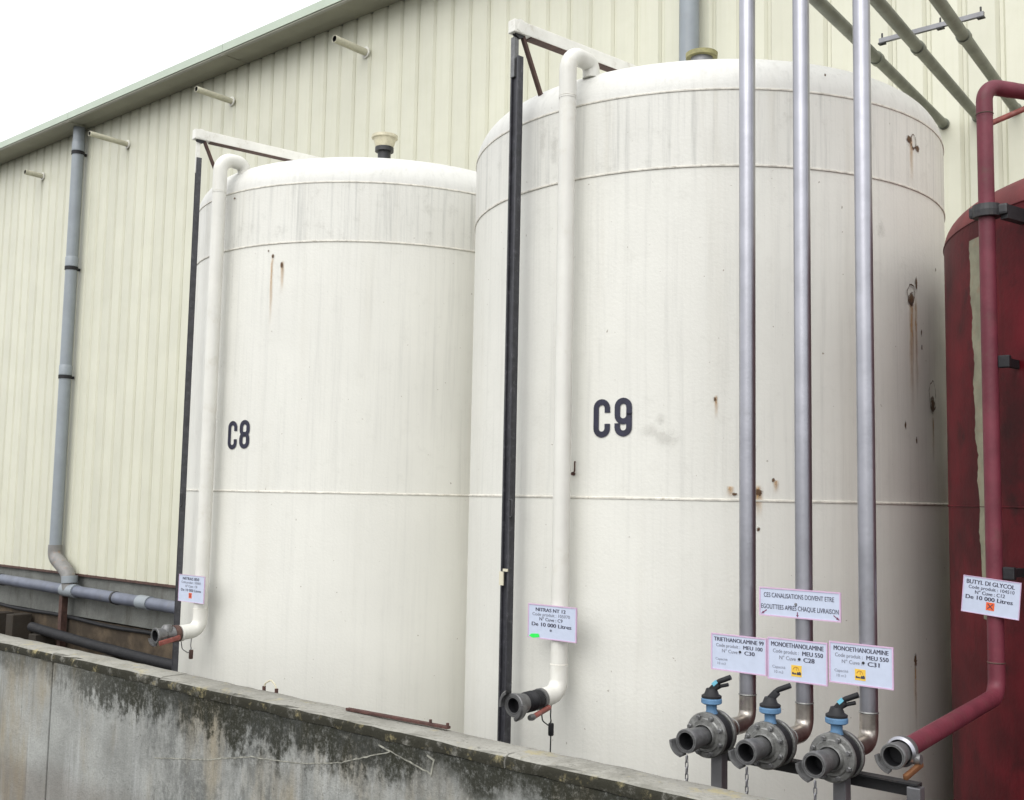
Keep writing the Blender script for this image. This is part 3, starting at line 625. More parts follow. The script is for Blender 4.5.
# ------------------------------------------------------------------ level gauges
def gauge(c, ang, wd, label, mat, z_bot, tape, z_arm=3.945):
    cx, cy = c; a = R(ang); er = Vector((math.cos(a), math.sin(a), 0)); et = Vector((-math.sin(a), math.cos(a), 0))
    def P(rad, z, tt=0.0): v = Vector((cx, cy, 0)) + er * rad + et * tt; v.z = z; return v
    t = thing('level_gauge', P(1.34, z_bot), label, 'tank gauge', 'tank level gauges')
    mb = MB(); mb.bar(P(1.34, z_bot), P(1.34, 3.80), wd * .96, .022, up=er); obj('board', mb, mat, t, smooth=False)
    for s_ in (-1, 1):
        mb = MB(); mb.bar(P(1.345, z_bot, s_ * wd * .405), P(1.345, 3.80, s_ * wd * .405), wd * .19, .034, up=er, bevel=.002); obj('edge_rail', mb, mat, t, smooth=False)
    mb = MB(); mb.bar(P(1.352, 3.70, -wd * .2), P(1.352, 3.90, -wd * .2), wd * .5, .028, up=er, bevel=.003); hb = obj('head_bracket', mb, 'alu' if wd > .05 else 'cream_beam', t, smooth=False)
    mb = MB(); mb.lathe([(0, -.012), (.030, -.012), (.030, -.005), (.022, 0), (.030, .005), (.030, .012), (0, .012)], P(1.34, 3.925), et, 20); obj('pulley', mb, 'black_metal', t)
    mb = MB(); mb.bar(P(1.385, z_arm), P(.10, z_arm), .05, .062, bevel=.004); arm = obj('arm', mb, 'cream_beam', t, smooth=False)
    mb = MB(); mb.bar(P(1.28, z_arm - .0335), P(.11, z_arm - .0335), .048, .0045); obj('underside_shade_strip', mb, 'brown_post', arm, smooth=False)  # dark strip painted in as the shade beneath the arm
    mb = MB(); mb.bar(P(1.36, z_arm - .023), P(1.34, z_arm + .03), .055, .02); mb.lathe([(.0, -.026), (.032, -.026), (.032, .026), (.0, .026)], P(1.345, z_arm + .005), et, 20); obj('arm_cap', mb, 'cream_beam', t, smooth=False)
    mb = MB(); mb.bar(P(1.315, z_arm - .03), P(1.19, 3.515 + dome_z(1.19) - .01), .016, .02, up=et); obj('brace', mb, 'brown_post', t, smooth=False)
    zz_ = ZS3 + dome_z(.25)
    mb = MB(); mb.tube([P(.25, zz_ - .02), P(.25, z_arm - .01)], .03, 14); obj('arm_leg', mb, 'cream_beam', t)
    for z in tape:
        mb = MB(); mb.bar(P(1.366, z, -wd * .26), P(1.366, z + .062, -wd * .26), wd * .5, .006, up=er); obj('tape_patch', mb, 'tape', t, smooth=False)
        mb = MB(); mb.bar(P(1.367, z + .064, wd * .24), P(1.367, z + .076, wd * .24), wd * .55, .006, up=er); obj('tape_strip', mb, 'tape', t, smooth=False)
    mb = MB(); mb.tube(path_round([P(1.36, 1.69, wd * .5), P(1.36, 1.69, wd * .5 + .018), P(1.36, 1.61, wd * .5 + .018), P(1.36, 1.61, wd * .5)], .008, 4), .0055, 8); obj('latch', mb, 'black_metal', t)
    return t
gauge(C9, -99.9, .056, 'black vertical level gauge board with cream arm over the tank stencilled C9', 'black_rail', 0.12, [1.30])
gauge(C8, -102.0, .019, 'slim dark level gauge board with cream arm over the tank stencilled C8', 'dark_rail', 0.12, [])

# ------------------------------------------------------------------ couplings
def claw_coupling(parent, o, ax, rin, rout, L, mat='alu', claws=(200, 20), depth=.03):
    """hose coupling: barrel with an open dark bore and two hooked claws; ax points out of the mouth"""
    o, ax = Vector(o), Vector(ax).normalized()
    mb = MB(); mb.lathe([(rout * .86, 0), (rout * .92, L * .25), (rout, L * .55), (rout, L * .8), (rout * 1.10, L * .82), (rout * 1.10, L * .97), (rout * 1.05, L), (rin, L), (rin, L * .35), (0, L * .35)], o, ax, 30)
    b = obj('coupling', mb, mat, parent)
    mb = MB(); mb.lathe([(0, L * .36), (rin * .985, L * .36), (rin * .985, L * .93)], o, ax, 26); obj('bore', mb, 'rubber', b)  # black lining paints in the darkness of the coupling's mouth
    mb = MB(); mb.lathe([(rin * 1.02, L * .985), (rin * 1.16, L * 1.005), (rin * 1.16, L * .985)], o, ax, 24); obj('gasket', mb, 'rubber', b)
    for c in claws:
        a0, a1 = R(c - 38), R(c + 38)
        mb = MB(); mb.lathe([(rout * 1.02, L * .80), (rout * 1.42, L * .80), (rout * 1.48, L + depth * .6), (rout * 1.36, L + depth), (rout * 1.12, L + depth), (rout * 1.12, L + depth * .75), (rout * 1.26, L + depth * .6), (rout * 1.20, L * .95), (rout * 1.02, L * .95), (rout * 1.02, L * .80)], o, ax, 12, a0, a1)
        # close the two cut ends
        bmesh.ops.holes_fill(mb.bm, edges=[e for e in mb.bm.edges if len(e.link_faces) == 1], sides=0)
        obj('claw', mb, mat, b, ang=30)
    return b
def chain(parent, a, b, rad=.0022, n=9, m='grey_metal', name='chain'):
    a, b = Vector(a), Vector(b); mb = MB(); d = (b - a) / n
    for i in range(n):
        p, q = a + d * (i - .12), a + d * (i + 1.12); s_ = Vector((.0045, 0, 0)) if i % 2 else Vector((0, .0045, 0))
        mb.tube([p + s_ * .2, p + s_ + d * .25, q + s_ - d * .25, q + s_ * .2], rad, 6); mb.tube([p - s_ * .2, p - s_ + d * .25, q - s_ - d * .25, q - s_ * .2], rad, 6)
    return obj(name, mb, m, parent)

# ------------------------------------------------------------------ cream fill pipes of C8 and C9
def fill_pipe(x, y, r, label, z_el, y_end, z_end, black):
    t = thing('fill_pipe', (x, y, z_el), label, 'pipe', 'cream fill pipes of the white tanks')
    yr = y + .178; zr = ZS3 + dome_z(min(TR, 5.06 - yr)) - .03
    goose = path_round([(x, y, 3.52), (x, y, 3.742), (x, yr, 3.742), (x, yr, zr)], .0885, 14)
    mb = MB(); mb.tube(goose, r * 1.04, 22); obj('gooseneck', mb, 'cream_pipe', t)
    mb = MB(); mb.tube([(x, y, z_el + .115), (x, y, 3.53)], r, 24); obj('pipe', mb, 'cream_pipe', t)
    for z in (3.53, z_el + .12):
        mb = MB(); mb.lathe([(r, -.004), (r + .0025, 0), (r, .004)], (x, y, z), (0, 0, 1), 22); obj('weld_seam', mb, 'weld', t)
    ye = y - .13
    d = Vector((0, y_end - ye, z_end - (z_el))).normalized()
    mb = MB(); mb.tube(path_round([(x, y, z_el + .12), (x, y, z_el), (x, ye, z_el - .012)], .10, 10), r * 1.05, 24); obj('elbow', mb, 'cream_pipe', t)
    A = Vector((x, ye, z_el - .012)); E_ = Vector((x, y_end, z_end)); ax = (E_ - A).normalized(); L = (E_ - A).length
    mb = MB(); mb.lathe([(r, -.012), (r * 1.16, -.012), (r * 1.16, .006), (r, .006)], A, ax, 24); obj('collar', mb, 'alu' if black else 'cream_pipe', t)
    cl = L * .40
    if black:
        mb = MB(); mb.lathe([(r * .9, .004), (r * 1.06, .010), (r * 1.10, .03), (r * 1.02, .045), (r * 1.12, .052)] + [(r * (1.12 if k % 2 else 1.05), .056 + (L - cl - .07) * k / 11) for k in range(12)] + [(r * 1.1, L - cl - .01), (r * .95, L - cl)], A, ax, 26); v = obj('valve', mb, 'rubber', t)
        mb = MB(); mb.tube([A + Vector((.045, .01, -.030)), A + ax * (L * .62) + Vector((.052, 0, -.050))], .011, 12); obj('lever', mb, 'lever_red', v)
        mb = MB(); mb.lathe([(0, 0), (.013, 0), (.014, .012), (.011, .026), (0, .028)], A + ax * (L * .60) + Vector((.052, 0, -.050)), ax, 14); obj('lever_tip', mb, 'alu', v)
        claw_coupling(t, A + ax * (L - cl), ax, r * .80, r * 1.16, cl, 'alu', (62, 242), .022)
    else:
        mb = MB(); mb.lathe([(r * .9, .004), (r * 1.05, .01), (r * 1.05, .06), (r * .9, .07), (r * .9, L - cl)], A, ax, 26); mb.lathe([(0, -.01), (.034, -.01), (.034, .012), (.022, .03), (0, .034)], A + ax * .085 + Vector((0, 0, .025)), (0, 0, 1), 18); v = obj('valve', mb, 'alu', t)
        mb = MB(); mb.bar(A + ax * .03 + Vector((.05, 0, -.015)), A + ax * (L * 1.02) + Vector((.055, 0, -.038)), .014, .026, bevel=.004); obj('lever', mb, 'lever_red', v)
        mb = MB(); mb.lathe([(r * .9, -.016), (r * 1.2, -.016), (r * 1.2, .016), (r * .9, .016)], A + ax * .03, ax, 24); obj('clamp_ring', mb, 'brown_post', v)
        claw_coupling(t, A + ax * (L - cl), ax, r * .78, r * .98, cl, 'alu', (150,), .012)
    # cable loop and hanging tag
    q = Vector((x, y - .05, z_el - .03)); zt = z_el - .14 if black else z_el - .13
    mb = MB(); mb.tube(path_round([q, q + Vector((0, -.005, -.06)), Vector((x, q.y, zt + .02))], .02, 4), .0028, 8)
    mb.tube(path_round([q + Vector((0, -.075, -.005)), q + Vector((0, -.06, -.075)), q + Vector((0, -.012, -.105)), Vector((x, q.y, zt + .03))], .025, 5), .0028, 8)
    if black: mb.tube([(x, q.y, zt), (x - .003, q.y, zt - .16)], .003, 8)
    obj('cable', mb, 'grey_metal' if not black else 'black_hose', t)
    mb = MB(); mb.lathe([(0, -.026), (.010, -.026), (.0125, -.022), (.0125, .022), (.010, .026), (0, .026)], (x, q.y, zt - .01), (0, 0, 1), 14); obj('tag', mb, 'rubber' if black else 'brown_post', t)
    return t
fill_pipe(-2.905, 3.755, .0385, 'cream fill pipe with black valve and red lever on the tank stencilled C9', .862, 3.45, .846, True)
fill_pipe(-5.535, 3.692, .041, 'cream fill pipe with grey coupling and hanging tag on the tank stencilled C8', .892, 3.40, .879, False)
hk = thing('hook', (-2.905, 3.843, 1.838), 'small bent metal hook on the shell of the tank stencilled C9 beside its fill pipe', 'hook')
mb = MB(); mb.tube(path_round([(-2.902, 3.845, 1.865), (-2.888, 3.825, 1.866), (-2.886, 3.822, 1.822), (-2.905, 3.835, 1.812)], .01, 4), .0035, 8); obj('wire', mb, 'rust_bar', hk)
mb = MB(); mb.lathe([(0, 0), (.008, 0), (.008, .012), (0, .012)], (-2.905, 3.842, 1.812), (0, -1, 0), 10); obj('plate', mb, 'rust_bar', hk)

# ------------------------------------------------------------------ three grey delivery pipes with valves
X1, PY, VZ, PR, FO = -1.905, 3.582, .906, .0302, .052
def delivery(x, label):
    t = thing('delivery_pipe', (x, PY, VZ), label, 'pipe', 'grey steel delivery pipes with valves')
    ztop = 3.90; wall_end = Vector((x - .43, 7.118, 4.235)); e = Vector((x, PY, ztop)); dv = (wall_end - e).normalized()
    mb = MB(); mb.tube([(x, PY, VZ + .098), (x, PY, 2.25)], PR, 26); mb.tube([(x, PY, 2.25), (x, PY, ztop - .11)], PR, 26, caps=False); obj('pipe', mb, 'steel', t)
    mb = MB(); mb.tube(path_round([e + Vector((0, 0, -.115)), e, e + dv * .115], .085, 8), PR * 1.03, 26); obj('elbow', mb, 'steel', t)
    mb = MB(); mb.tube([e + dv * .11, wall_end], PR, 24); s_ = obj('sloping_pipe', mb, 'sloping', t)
    c = e + dv * ((5.43 - PY) / dv.y)
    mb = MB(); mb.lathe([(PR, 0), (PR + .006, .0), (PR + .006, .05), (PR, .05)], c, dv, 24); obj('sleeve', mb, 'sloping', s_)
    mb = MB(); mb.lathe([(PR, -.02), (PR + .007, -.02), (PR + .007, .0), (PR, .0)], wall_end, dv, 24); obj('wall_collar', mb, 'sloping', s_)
    # bottom elbow, heat tinted at its welds
    mb = MB(); mb.tube(path_round([(x, PY, VZ + .10), (x, PY, VZ), (x, PY - .175, VZ)], .085, 10), PR * 1.02, 26); obj('elbow', mb, 'heat', t, label='heat tinted lower elbow')
    for o_, ax in (((x, PY, VZ + .100), (0, 0, 1)), ((x, PY - .120, VZ), (0, 1, 0))):
        mb = MB(); mb.lathe([(PR, -.004), (PR + .0028, 0), (PR, .004)], o_, ax, 24); obj('weld_seam', mb, 'flange', t)
    fy = PY - FO; o_ = Vector((x, fy, VZ)); A = (0, -1, 0)
    mb = MB(); mb.lathe([(PR * 1.02, .125), (PR * 1.25, .155), (PR * 1.25, .165)], o_, A, 26); obj('weld_neck', mb, 'steel', t)
    mb = MB(); mb.lathe([(PR * .9, .165), (.074, .165), (.0765, .168), (.0765, .180), (.074, .183), (PR * .9, .183)], o_, A, 40); fb = obj('flange', mb, 'flange', t)
    # wafer valve
    mb = MB(); mb.lathe([(0, .184), (.062, .184), (.071, .188), (.071, .226), (.062, .230), (0, .230)], o_, A, 40); v = obj('valve', mb, 'rubber', t, label='black wafer valve with blue neck and lever')
    vy = fy - .207
    mb = MB(); mb.lathe([(.021, .055), (.021, .070), (.0185, .078), (.0185, .096), (.024, .103)], (x, vy, VZ), (0, 0, 1), 20); obj('neck', mb, 'blue', v)
    mb = MB(); mb.lathe([(0, .100), (.030, .100), (.0355, .104), (.0355, .117), (.032, .121), (0, .121)], (x, vy, VZ), (0, 0, 1), 28); obj('top_plate', mb, 'blue', v)
    mb = MB(); mb.lathe([(0, .1215), (.0345, .1215), (.0345, .128), (.025, .134), (.018, .152), (.0, .154)], (x, vy, VZ), (0, 0, 1), 24); hb = obj('lever_hub', mb, 'rubber', v)
    # lever: rises over the hub and runs back to the right, with a trigger beneath
    mb = MB(); pts = [(x - .010, vy, VZ + .134), (x + .006, vy + .002, VZ + .158), (x + .026, vy + .006, VZ + .178), (x + .066, vy + .014, VZ + .196)]
    mb.tube(path_round(pts, .03, 5), .009, 10); mb.bar((x - .016, vy, VZ + .128), (x + .024, vy + .005, VZ + .172), .022, .024, bevel=.005); obj('lever', mb, 'rubber', v)
    if x < -1.8 or x > -1.6:
        mb = MB(); mb.tube(path_round([(x + .012, vy + .004, VZ + .150), (x + .030, vy + .010, VZ + .162), (x + .056, vy + .016, VZ + .170)], .02, 4), .0062, 10); obj('trigger', mb, 'rubber', v)
        mb = MB(); mb.bar((x + .009, vy - .0062, VZ + .166), (x + .022, vy - .0035, VZ + .179), .010, .0125); obj('sticker', mb, 'cyan', v, smooth=False)
    mb = MB(); mb.lathe([(PR * .9, .231), (.074, .231), (.0765, .234), (.0765, .243), (.0735, .247), (.058, .248), (.054, .252), (.030, .252)], o_, A, 44); ff = obj('flange', mb, 'flange', t)
    for k in range(8):
        a = R(22.5 + 45 * k); q = Vector((x + .063 * math.cos(a), fy - .2475, VZ + .063 * math.sin(a)))
        mb = MB(); mb.lathe([(0, 0), (.0085, 0), (.0085, .008), (.006, .009), (.006, .015), (0, .015)], q, A, 6); obj('bolt', mb, 'alu', ff, smooth=False)
    mb = MB(); mb.lathe([(.0425, .25), (.0425, .262), (.038, .268)], o_, A, 28); obj('boss', mb, 'flange', t)
    claw_coupling(t, o_ + Vector((0, -.258, 0)), A, .029, .036, .118, 'alu', (128,), .024)
    chain(t, (x + .004, fy - .375, VZ - .046), (x + .002, fy - .372, VZ - .20), n=8)
    return t
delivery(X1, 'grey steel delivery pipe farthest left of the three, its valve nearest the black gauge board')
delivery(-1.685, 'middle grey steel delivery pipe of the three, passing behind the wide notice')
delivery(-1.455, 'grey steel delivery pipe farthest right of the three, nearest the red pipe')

# strut tying the three sloping pipes
st = thing('pipe_strut', (-2.03, 5.9, 4.24), 'thin grey strut tying the three sloping pipes together at the upper right', 'strut')
mb = MB(); mb.bar((-2.12, 5.46, 4.172), (-1.585, 5.46, 4.172), .020, .024); obj('bar', mb, 'grey_metal', st, smooth=False)
for x in (-2.105, -1.80, -1.60):
    mb = MB(); mb.tube([(x, 5.46, 4.150), (x, 5.46, 4.212)], .005, 8); mb.box(x - .018, x + .018, 5.445, 5.475, 4.152, 4.1585); obj('clamp_bolt', mb, 'black_metal', st)

# support frame under the valves
fr = thing('valve_stand', (-1.6, 3.36, FLOOR), 'black and grey steel stand carrying the valves and the red pipe end', 'stand')
mb = MB(); mb.box(-1.90, -1.225, 3.385, 3.425, .842, .848); mb.box(-1.90, -1.225, 3.419, 3.425, .80, .8415); mb.bm.faces.ensure_lookup_table(); obj('top_rail', mb, 'black_metal', fr, smooth=False)
for x in (-1.895, -1.455, -1.235):
    mb = MB(); mb.box(x - .021, x + .021, 3.338 if x != -1.235 else 3.377, 3.381 if x != -1.235 else 3.4185, FLOOR, .838, .003); obj('post', mb, 'grey_metal', fr, smooth=False)
    mb = MB(); mb.box(x - .05, x + .05, 3.31, 3.43, FLOOR + .0, FLOOR + .012) if False else mb.box(x - .05, x + .05, 3.30, 3.336, FLOOR, FLOOR + .012); obj('foot_plate', mb, 'grey_metal', fr, smooth=False)

# ------------------------------------------------------------------ red tank with its pipe
CR = (-.42, 5.10); RR = 1.2; ZR = 2.81; KR = .125
rt = thing('red_tank', (CR[0], CR[1], FLOOR), 'dark red storage tank with peeling paint at the right edge', 'tank')
for z0, z1 in ((FLOOR + .02, 1.70), (1.70, ZR)):
    mb = MB(); mb.lathe([(RR, z0 + (z1 - z0) * i / 6) for i in range(7)], (*CR, 0), (0, 0, 1), 144); obj('shell_course', mb, 'red_tank', rt)
mb = MB(); r0_ = RR - KR * (1 - math.cos(R(74))); mb.lathe([(RR - KR * (1 - math.cos(R(a))), ZR + KR * math.sin(R(a))) for a in range(0, 75, 6)] + [(r0_ * (1 - i / 10), ZR + KR * math.sin(R(74)) + .22 * (1 - (1 - i / 10) ** 2)) for i in range(11)], (*CR, 0), (0, 0, 1), 144); obj('roof', mb, 'red_dome', rt, ang=80)
for z in (1.70, ZR):
    mb = MB(); mb.lathe([(RR - .002, z - .006), (RR + .004, z), (RR - .002, z + .006)], (*CR, 0), (0, 0, 1), 144); obj('weld_seam', mb, 'red_tank', rt)
# stripe where the red paint has come off, ragged on its left edge
mb = MB(); prev = None
nz = 90
for i in range(nz + 1):
    z = 1.28 + (2.74 - 1.28) * i / nz; f = (z - 1.28) / 1.46
    a0 = -136.6 - 1.9 * max(0, f - .22) ** .7 * 1.35 + .25 * math.sin(i * .55) + .2 * math.sin(i * .21 + 1) + random.uniform(-.22, .22) + (.5 if random.random() < .08 else 0)
    a1 = -134.6 + .1 * math.sin(i * .9)
    if f < .2: a0 = max(a0, -136.6 + (.2 - f) * 3); a1 = max(a1, a0 + .25)
    row = [mb.bm.verts.new((CR[0] + (RR + .0025) * math.cos(R(a0 + (a1 - a0) * k / 4)), CR[1] + (RR + .0025) * math.sin(R(a0 + (a1 - a0) * k / 4)), z)) for k in range(5)]
    if prev:
        for k in range(4): mb.bm.faces.new((prev[k], prev[k + 1], row[k + 1], row[k]))
    prev = row
obj('peeled_stripe', mb, 'bare', rt, recalc=False, label='pale ragged stripe where the red paint has peeled')
rp = thing('red_pipe', (-1.172, 4.0, 1.05), 'maroon pipe rising in front of the red tank and bending to an open coupling', 'pipe')
RX, RY, rr_ = -1.165, 3.995, .0280
tip = Vector((-1.168, 3.11, 1.002)); bend = Vector((RX, RY, 1.046))
mb = MB(); mb.tube([(RX, RY, 1.16), (RX, RY, 3.13)], rr_, 24); obj('pipe', mb, 'red_pipe', rp)
dl = (tip - bend).normalized()
mb = MB(); mb.tube(path_round([(RX, RY, 1.165), bend, bend + dl * .12], .08, 8), rr_ * 1.03, 24); obj('elbow', mb, 'red_pipe', rp)
mb = MB(); mb.tube([bend + dl * .11, tip], rr_, 24); obj('lower_pipe', mb, 'red_pipe', rp)
tc = Vector((CR[0] - .12, CR[1] - .15, 3.235)); tt_ = Vector((RX, RY, 3.235)); dt = (tc - tt_).normalized()
mb = MB(); mb.tube(path_round([(RX, RY, 3.12), tt_, tt_ + dt * .13], .085, 10), rr_ * 1.03, 24); obj('elbow', mb, 'red_pipe', rp)
mb = MB(); mb.tube(path_round([tt_ + dt * .12, tc, (tc.x, tc.y, 2.98)], .08, 8), rr_, 24); obj('top_pipe', mb, 'red_pipe', rp)
for z in (3.128, 1.16):
    mb = MB(); mb.lathe([(rr_, -.004), (rr_ + .003, 0), (rr_, .004)], (RX, RY, z), (0, 0, 1), 22); obj('weld_seam', mb, 'brown_post', rp)
mb = MB(); mb.tube([Vector((RX, RY, 3.085)), tt_ + dt * .27 + Vector((0, 0, -.02))], .0105, 10); obj('stay', mb, 'lever_red', rp)
for z, big in ((2.765, 1), (2.215, 0), (1.47, 0)):
    if big:
        mb = MB(); mb.lathe([(rr_ + .001, -.022), (rr_ + .02, -.022), (rr_ + .022, .0), (rr_ + .02, .022), (rr_ + .001, .022)], (RX, RY, z), (0, 0, 1), 22)
        mb.box(RX - .060, RX + .075, RY - .016, RY + .012, z - .020, z + .020, .009); mb.bar((RX + .06, RY, z - .01), (RX + .13, RY + .17, z - .02), .03, .05)
    else:
        mb = MB(); mb.box(RX + .0285, RX + .068, RY - .008, RY + .02, z - .022, z + .022, .004); mb.bar((RX + .045, RY, z), (RX + .06, RY + .13, z), .02, .03)
    obj('clamp', mb, 'black_metal' if big else 'rubber', rp, smooth=False)
# coupling with clip lever
A = tip; ax = dl
cb = claw_coupling(rp, A + ax * -.005, ax, .0275, .033, .075, 'alu', (130,), .016)
mb = MB(); mb.lathe([(.026, -.030), (.038, -.026), (.041, -.012), (.038, .0), (.035, .010)], A, ax, 30); obj('collar', mb, 'alu', rp)
mb = MB(); mb.lathe([(.036, .002), (.043, .008), (.036, .016)], A, ax, 30); obj('wire_clip', mb, 'steel', rp)
mb = MB(); mb.bar(A + Vector((.048, .02, -.030)), A + ax * .075 + Vector((.036, 0, -.050)), .014, .016, bevel=.004); obj('lever', mb, 'copper', rp)
mb = MB(); mb.lathe([(0, -.013), (.014, -.013), (.016, 0), (.014, .013), (0, .013)], A + Vector((.040, .005, -.016)), (1, 0, .1), 16); obj('lever_pivot', mb, 'alu', rp)

# ------------------------------------------------------------------ signs
def sign(x0, x1, z0, z1, y, label, lines, group=None, roll=0.0, picto=None, extra=None, border=.0035):
    """plate facing -y; lines: (text, fraction across, fraction down, width fraction, height fraction, ink, bold)"""
    w_, h_ = x1 - x0, z1 - z0; c = Vector(((x0 + x1) / 2, y, (z0 + z1) / 2))
    t = thing('sign', c, label, 'sign', group); t.rotation_euler = (0, -roll, 0) if roll else (0, 0, 0)
    ROOT[t] = Vector((0, 0, 0))
    mb = MB(); mb.box(-w_ / 2, w_ / 2, -.0015, .0025, -h_ / 2, h_ / 2, .0008); obj('plate', mb, 'sign', t, smooth=False)
    mb = MB(); b = border
    for a in ((-w_ / 2 - .001, w_ / 2 + .001, h_ / 2 - b, h_ / 2 + .001), (-w_ / 2 - .001, w_ / 2 + .001, -h_ / 2 - .001, -h_ / 2 + b), (-w_ / 2 - .001, -w_ / 2 + b, -h_ / 2 + b, h_ / 2 - b), (w_ / 2 - b, w_ / 2 + .001, -h_ / 2 + b, h_ / 2 - b)):
        mb.box(a[0], a[1], -.0035, .0030, a[2], a[3])
    obj('edging', mb, 'sign_edge', t, smooth=False)
    for txt, fx, fz, fw, fh, ink, bold in lines:
        mb = MB(); text_into(mb, txt, (fx - .5) * w_, (.5 - fz) * h_, fw * w_, fh * h_, bold)
        for v in mb.bm.verts: v.co.y -= .0022
        obj('lettering', mb, ink, t, smooth=False, recalc=False)
    if picto:
        kind, fx, fz, sz = picto; px_, pz = (fx - .5) * w_, (.5 - fz) * h_; s_ = sz * h_
        mb = MB(); mb.box(px_ - s_ / 2, px_ + s_ / 2, -.0022, -.0016, pz - s_ / 2, pz + s_ / 2); pp = obj('symbol', mb, 'yellow' if kind == 'corrosive' else 'orange', t, smooth=False)
        mb = MB(); Y = -.0026
        def q(*pts): mb.poly([(px_ + a * s_, Y, pz + b_ * s_) for a, b_ in pts])
        if kind == 'cross':
            for s2 in (1, -1): q((-.36 * s2, -.28), (-.28 * s2, -.36), (.36 * s2, .28), (.28 * s2, .36)); Y -= .0002
        else:
            q((-.42, -.32), (-.02, -.32), (-.02, -.20), (-.13, -.15), (-.20, -.22), (-.29, -.12), (-.42, -.12))          # a slab eaten away
            q((.02, -.34), (.44, -.34), (.44, -.12), (.30, -.02), (.22, -.10), (.12, -.06), (.02, -.20))               # a hand eaten away
            mt = MB()
            for pts in (((-.36, .12), (-.22, .32), (-.10, .38), (.10, .36), (.22, .24), (.16, .20), (.06, .29), (-.08, .31), (-.17, .26), (-.28, .10)), ((-.02, .30), (.03, .30), (.03, .02), (-.02, .02)), ((.20, .22), (.25, .22), (.27, .04), (.22, .04))):
                mt.poly([(px_ + a * s_, -.0026, pz + b_ * s_) for a, b_ in pts])
            obj('symbol_drip', mt, 'ochre', pp, smooth=False, recalc=False)
        obj('symbol_mark', mb, 'ink', pp, smooth=False, recalc=False)
    if extra: extra(t, w_, h_)
    return t
G1 = 'white signs on the grey delivery pipes'
SY = 3.5455
def screw_at(fx, fz):
    def f(t, w_, h_):
        mb = MB(); mb.lathe([(0, 0), (.0048, 0), (.0048, .002), (.0036, .0038), (0, .004)], ((fx - .5) * w_, -.0017, (.5 - fz) * h_), (0, -1, 0), 10); obj('screw', mb, 'black_metal', t)
    return f
def small(txt1, w1, code, no):
    return [(txt1, .5, .14, w1, .115, 'ink', .032), ('Code produit :', .31, .305, .44, .095, 'grey_ink', .014), (code, .76, .305, .34, .105, 'ink', .032), ('N° Cuve :', .36, .455, .32, .095, 'grey_ink', .014), (no, .70, .455, .18, .11, 'ink', .032), ('Capacité', .19, .69, .22, .07, 'grey_ink', 0), ('10 m3', .19, .81, .15, .07, 'grey_ink', 0)]
sign(-2.0325, -1.8103, 1.0866, 1.2165, SY, 'white sign headed TRIETHANOLAMINE on the left grey pipe, without a yellow symbol', small('TRIETHANOLAMINE 99', .90, 'MEU 100', 'C30'), G1, extra=screw_at(.53, .44))
sign(-1.8052, -1.5830, 1.0800, 1.2236, SY, 'white sign headed MONOETHANOLAMINE with yellow symbol on the middle grey pipe', small('MONOETHANOLAMINE', .88, 'MEU 550', 'C28'), G1, picto=('corrosive', .49, .74, .27), extra=screw_at(.54, .45))
sign(-1.5749, -1.3557, 1.0962, 1.2322, SY, 'white sign headed MONOETHANOLAMINE with yellow symbol on the right grey pipe', small('MONOETHANOLAMINE', .86, 'MEU 550', 'C31'), G1, picto=('corrosive', .49, .74, .27), extra=screw_at(.54, .44))
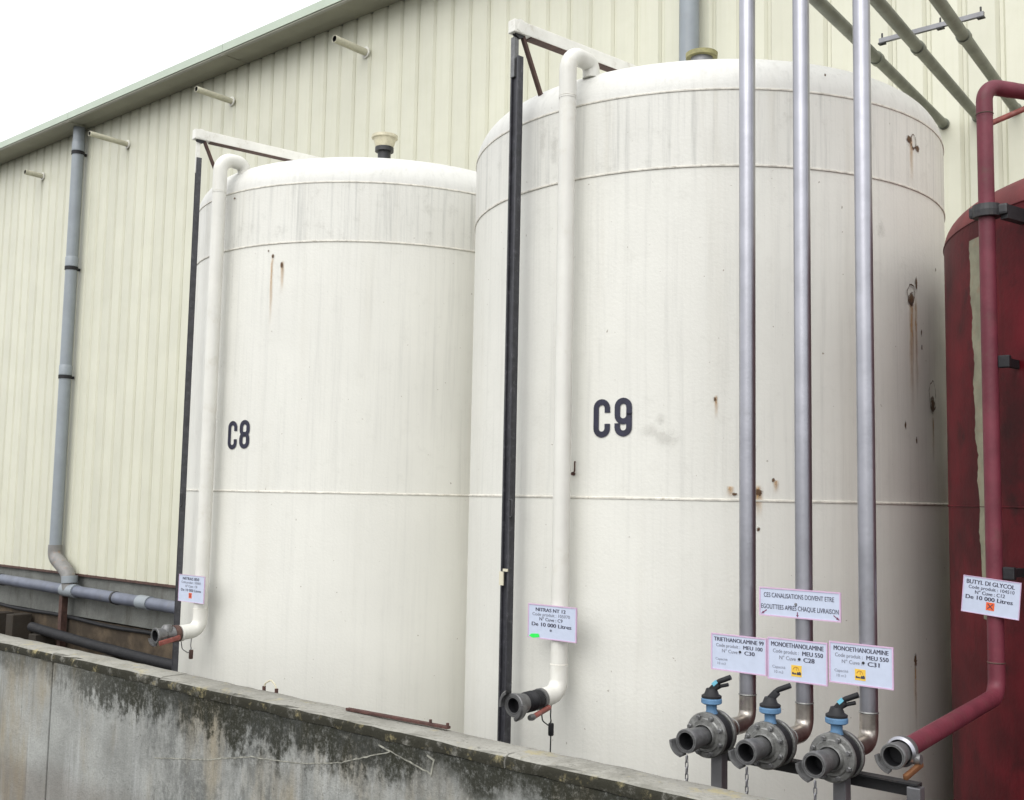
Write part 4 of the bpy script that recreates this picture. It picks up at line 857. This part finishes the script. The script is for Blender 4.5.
def arrows(t, w_, h_):
    mb = MB()
    for fx, dx in ((-.44, -1), (-.02, 0), (.45, 1)):
        a = Vector((fx * w_ - dx * .010, -.0024, -h_ * .29)); d = Vector((dx * .022, 0, -.016)) if dx else Vector((0, 0, -.018)); n_ = Vector((-d.z, 0, d.x)).normalized()
        mb.poly([a + n_ * .0018, a - n_ * .0018, a + d * .6 - n_ * .0018, a + d * .6 + n_ * .0018]); mb.poly([a + d * .55 + n_ * .005, a + d * .55 - n_ * .005, a + d])
    obj('arrow_mark', mb, 'arrow_ink', t, smooth=False, recalc=False)
    mb = MB(); mb.lathe([(0, 0), (.0055, 0), (.0045, .003), (0, .0035)], (-.012, -.0018, -.002), (0, -1, 0), 12); obj('screw', mb, 'grey_metal', t)
sign(-1.8367, -1.5343, 1.2992, 1.3981, SY, 'wide white notice about draining the pipes above the three pipe signs', [('CES CANALISATIONS DOIVENT ETRE', .49, .25, .87, .17, 'ink', .014), ('EGOUTTEES APRES CHAQUE LIVRAISON', .5, .66, .955, .17, 'ink', .014)], extra=arrows)
def green(t, w_, h_):
    mb = MB(); mb.poly([(-.126, -.0042, -.066), (-.110, -.0042, -.056), (-.072, -.0042, -.053), (-.068, -.0042, -.060), (-.066, -.0042, -.068), (-.104, -.0042, -.074)]); obj('arrow_sticker', mb, 'green', t, smooth=False, recalc=False)
sign(-3.043, -2.778, 1.090, 1.236, 3.708, 'white sign with green sticker on the fill pipe of the tank stencilled C9', [('NITRAS NT 12', .47, .145, .62, .105, 'ink', .036), ('Code produit : 105070', .48, .285, .78, .095, 'grey_ink', .014), ('N° Cuve : C9', .48, .42, .48, .10, 'ink', .014), ('De 10 000 Litres', .49, .58, .82, .115, 'ink', .032), ('*', .48, .76, .05, .12, 'ink', .02)], extra=green)
sign(-5.693, -5.431, 1.051, 1.2065, 3.643, 'white sign with small red symbol on the fill pipe of the tank stencilled C8', [('NITRAS 850', .47, .13, .64, .11, 'ink', .032), ('Code produit : 105060', .48, .27, .76, .09, 'grey_ink', .014), ('N° Cuve : C8', .5, .41, .46, .09, 'grey_ink', .024), ('De 10 000 Litres', .49, .56, .78, .10, 'ink', .024)], picto=('cross', .47, .76, .20), border=.0015)
sign(-1.263, -1.073, 1.324, 1.450, 3.96, 'tilted white sign with orange cross symbol hanging on the maroon pipe', [('BUTYL DI GLYCOL', .48, .14, .84, .12, 'ink', .032), ('Code produit : 104510', .5, .285, .80, .095, 'ink', .014), ('N° Cuve : C12', .48, .42, .52, .10, 'ink', .024), ('De 10 000 Litres', .47, .565, .82, .115, 'ink', .032)], roll=-R(5.0), picto=('cross', .50, .76, .22), border=.0012)
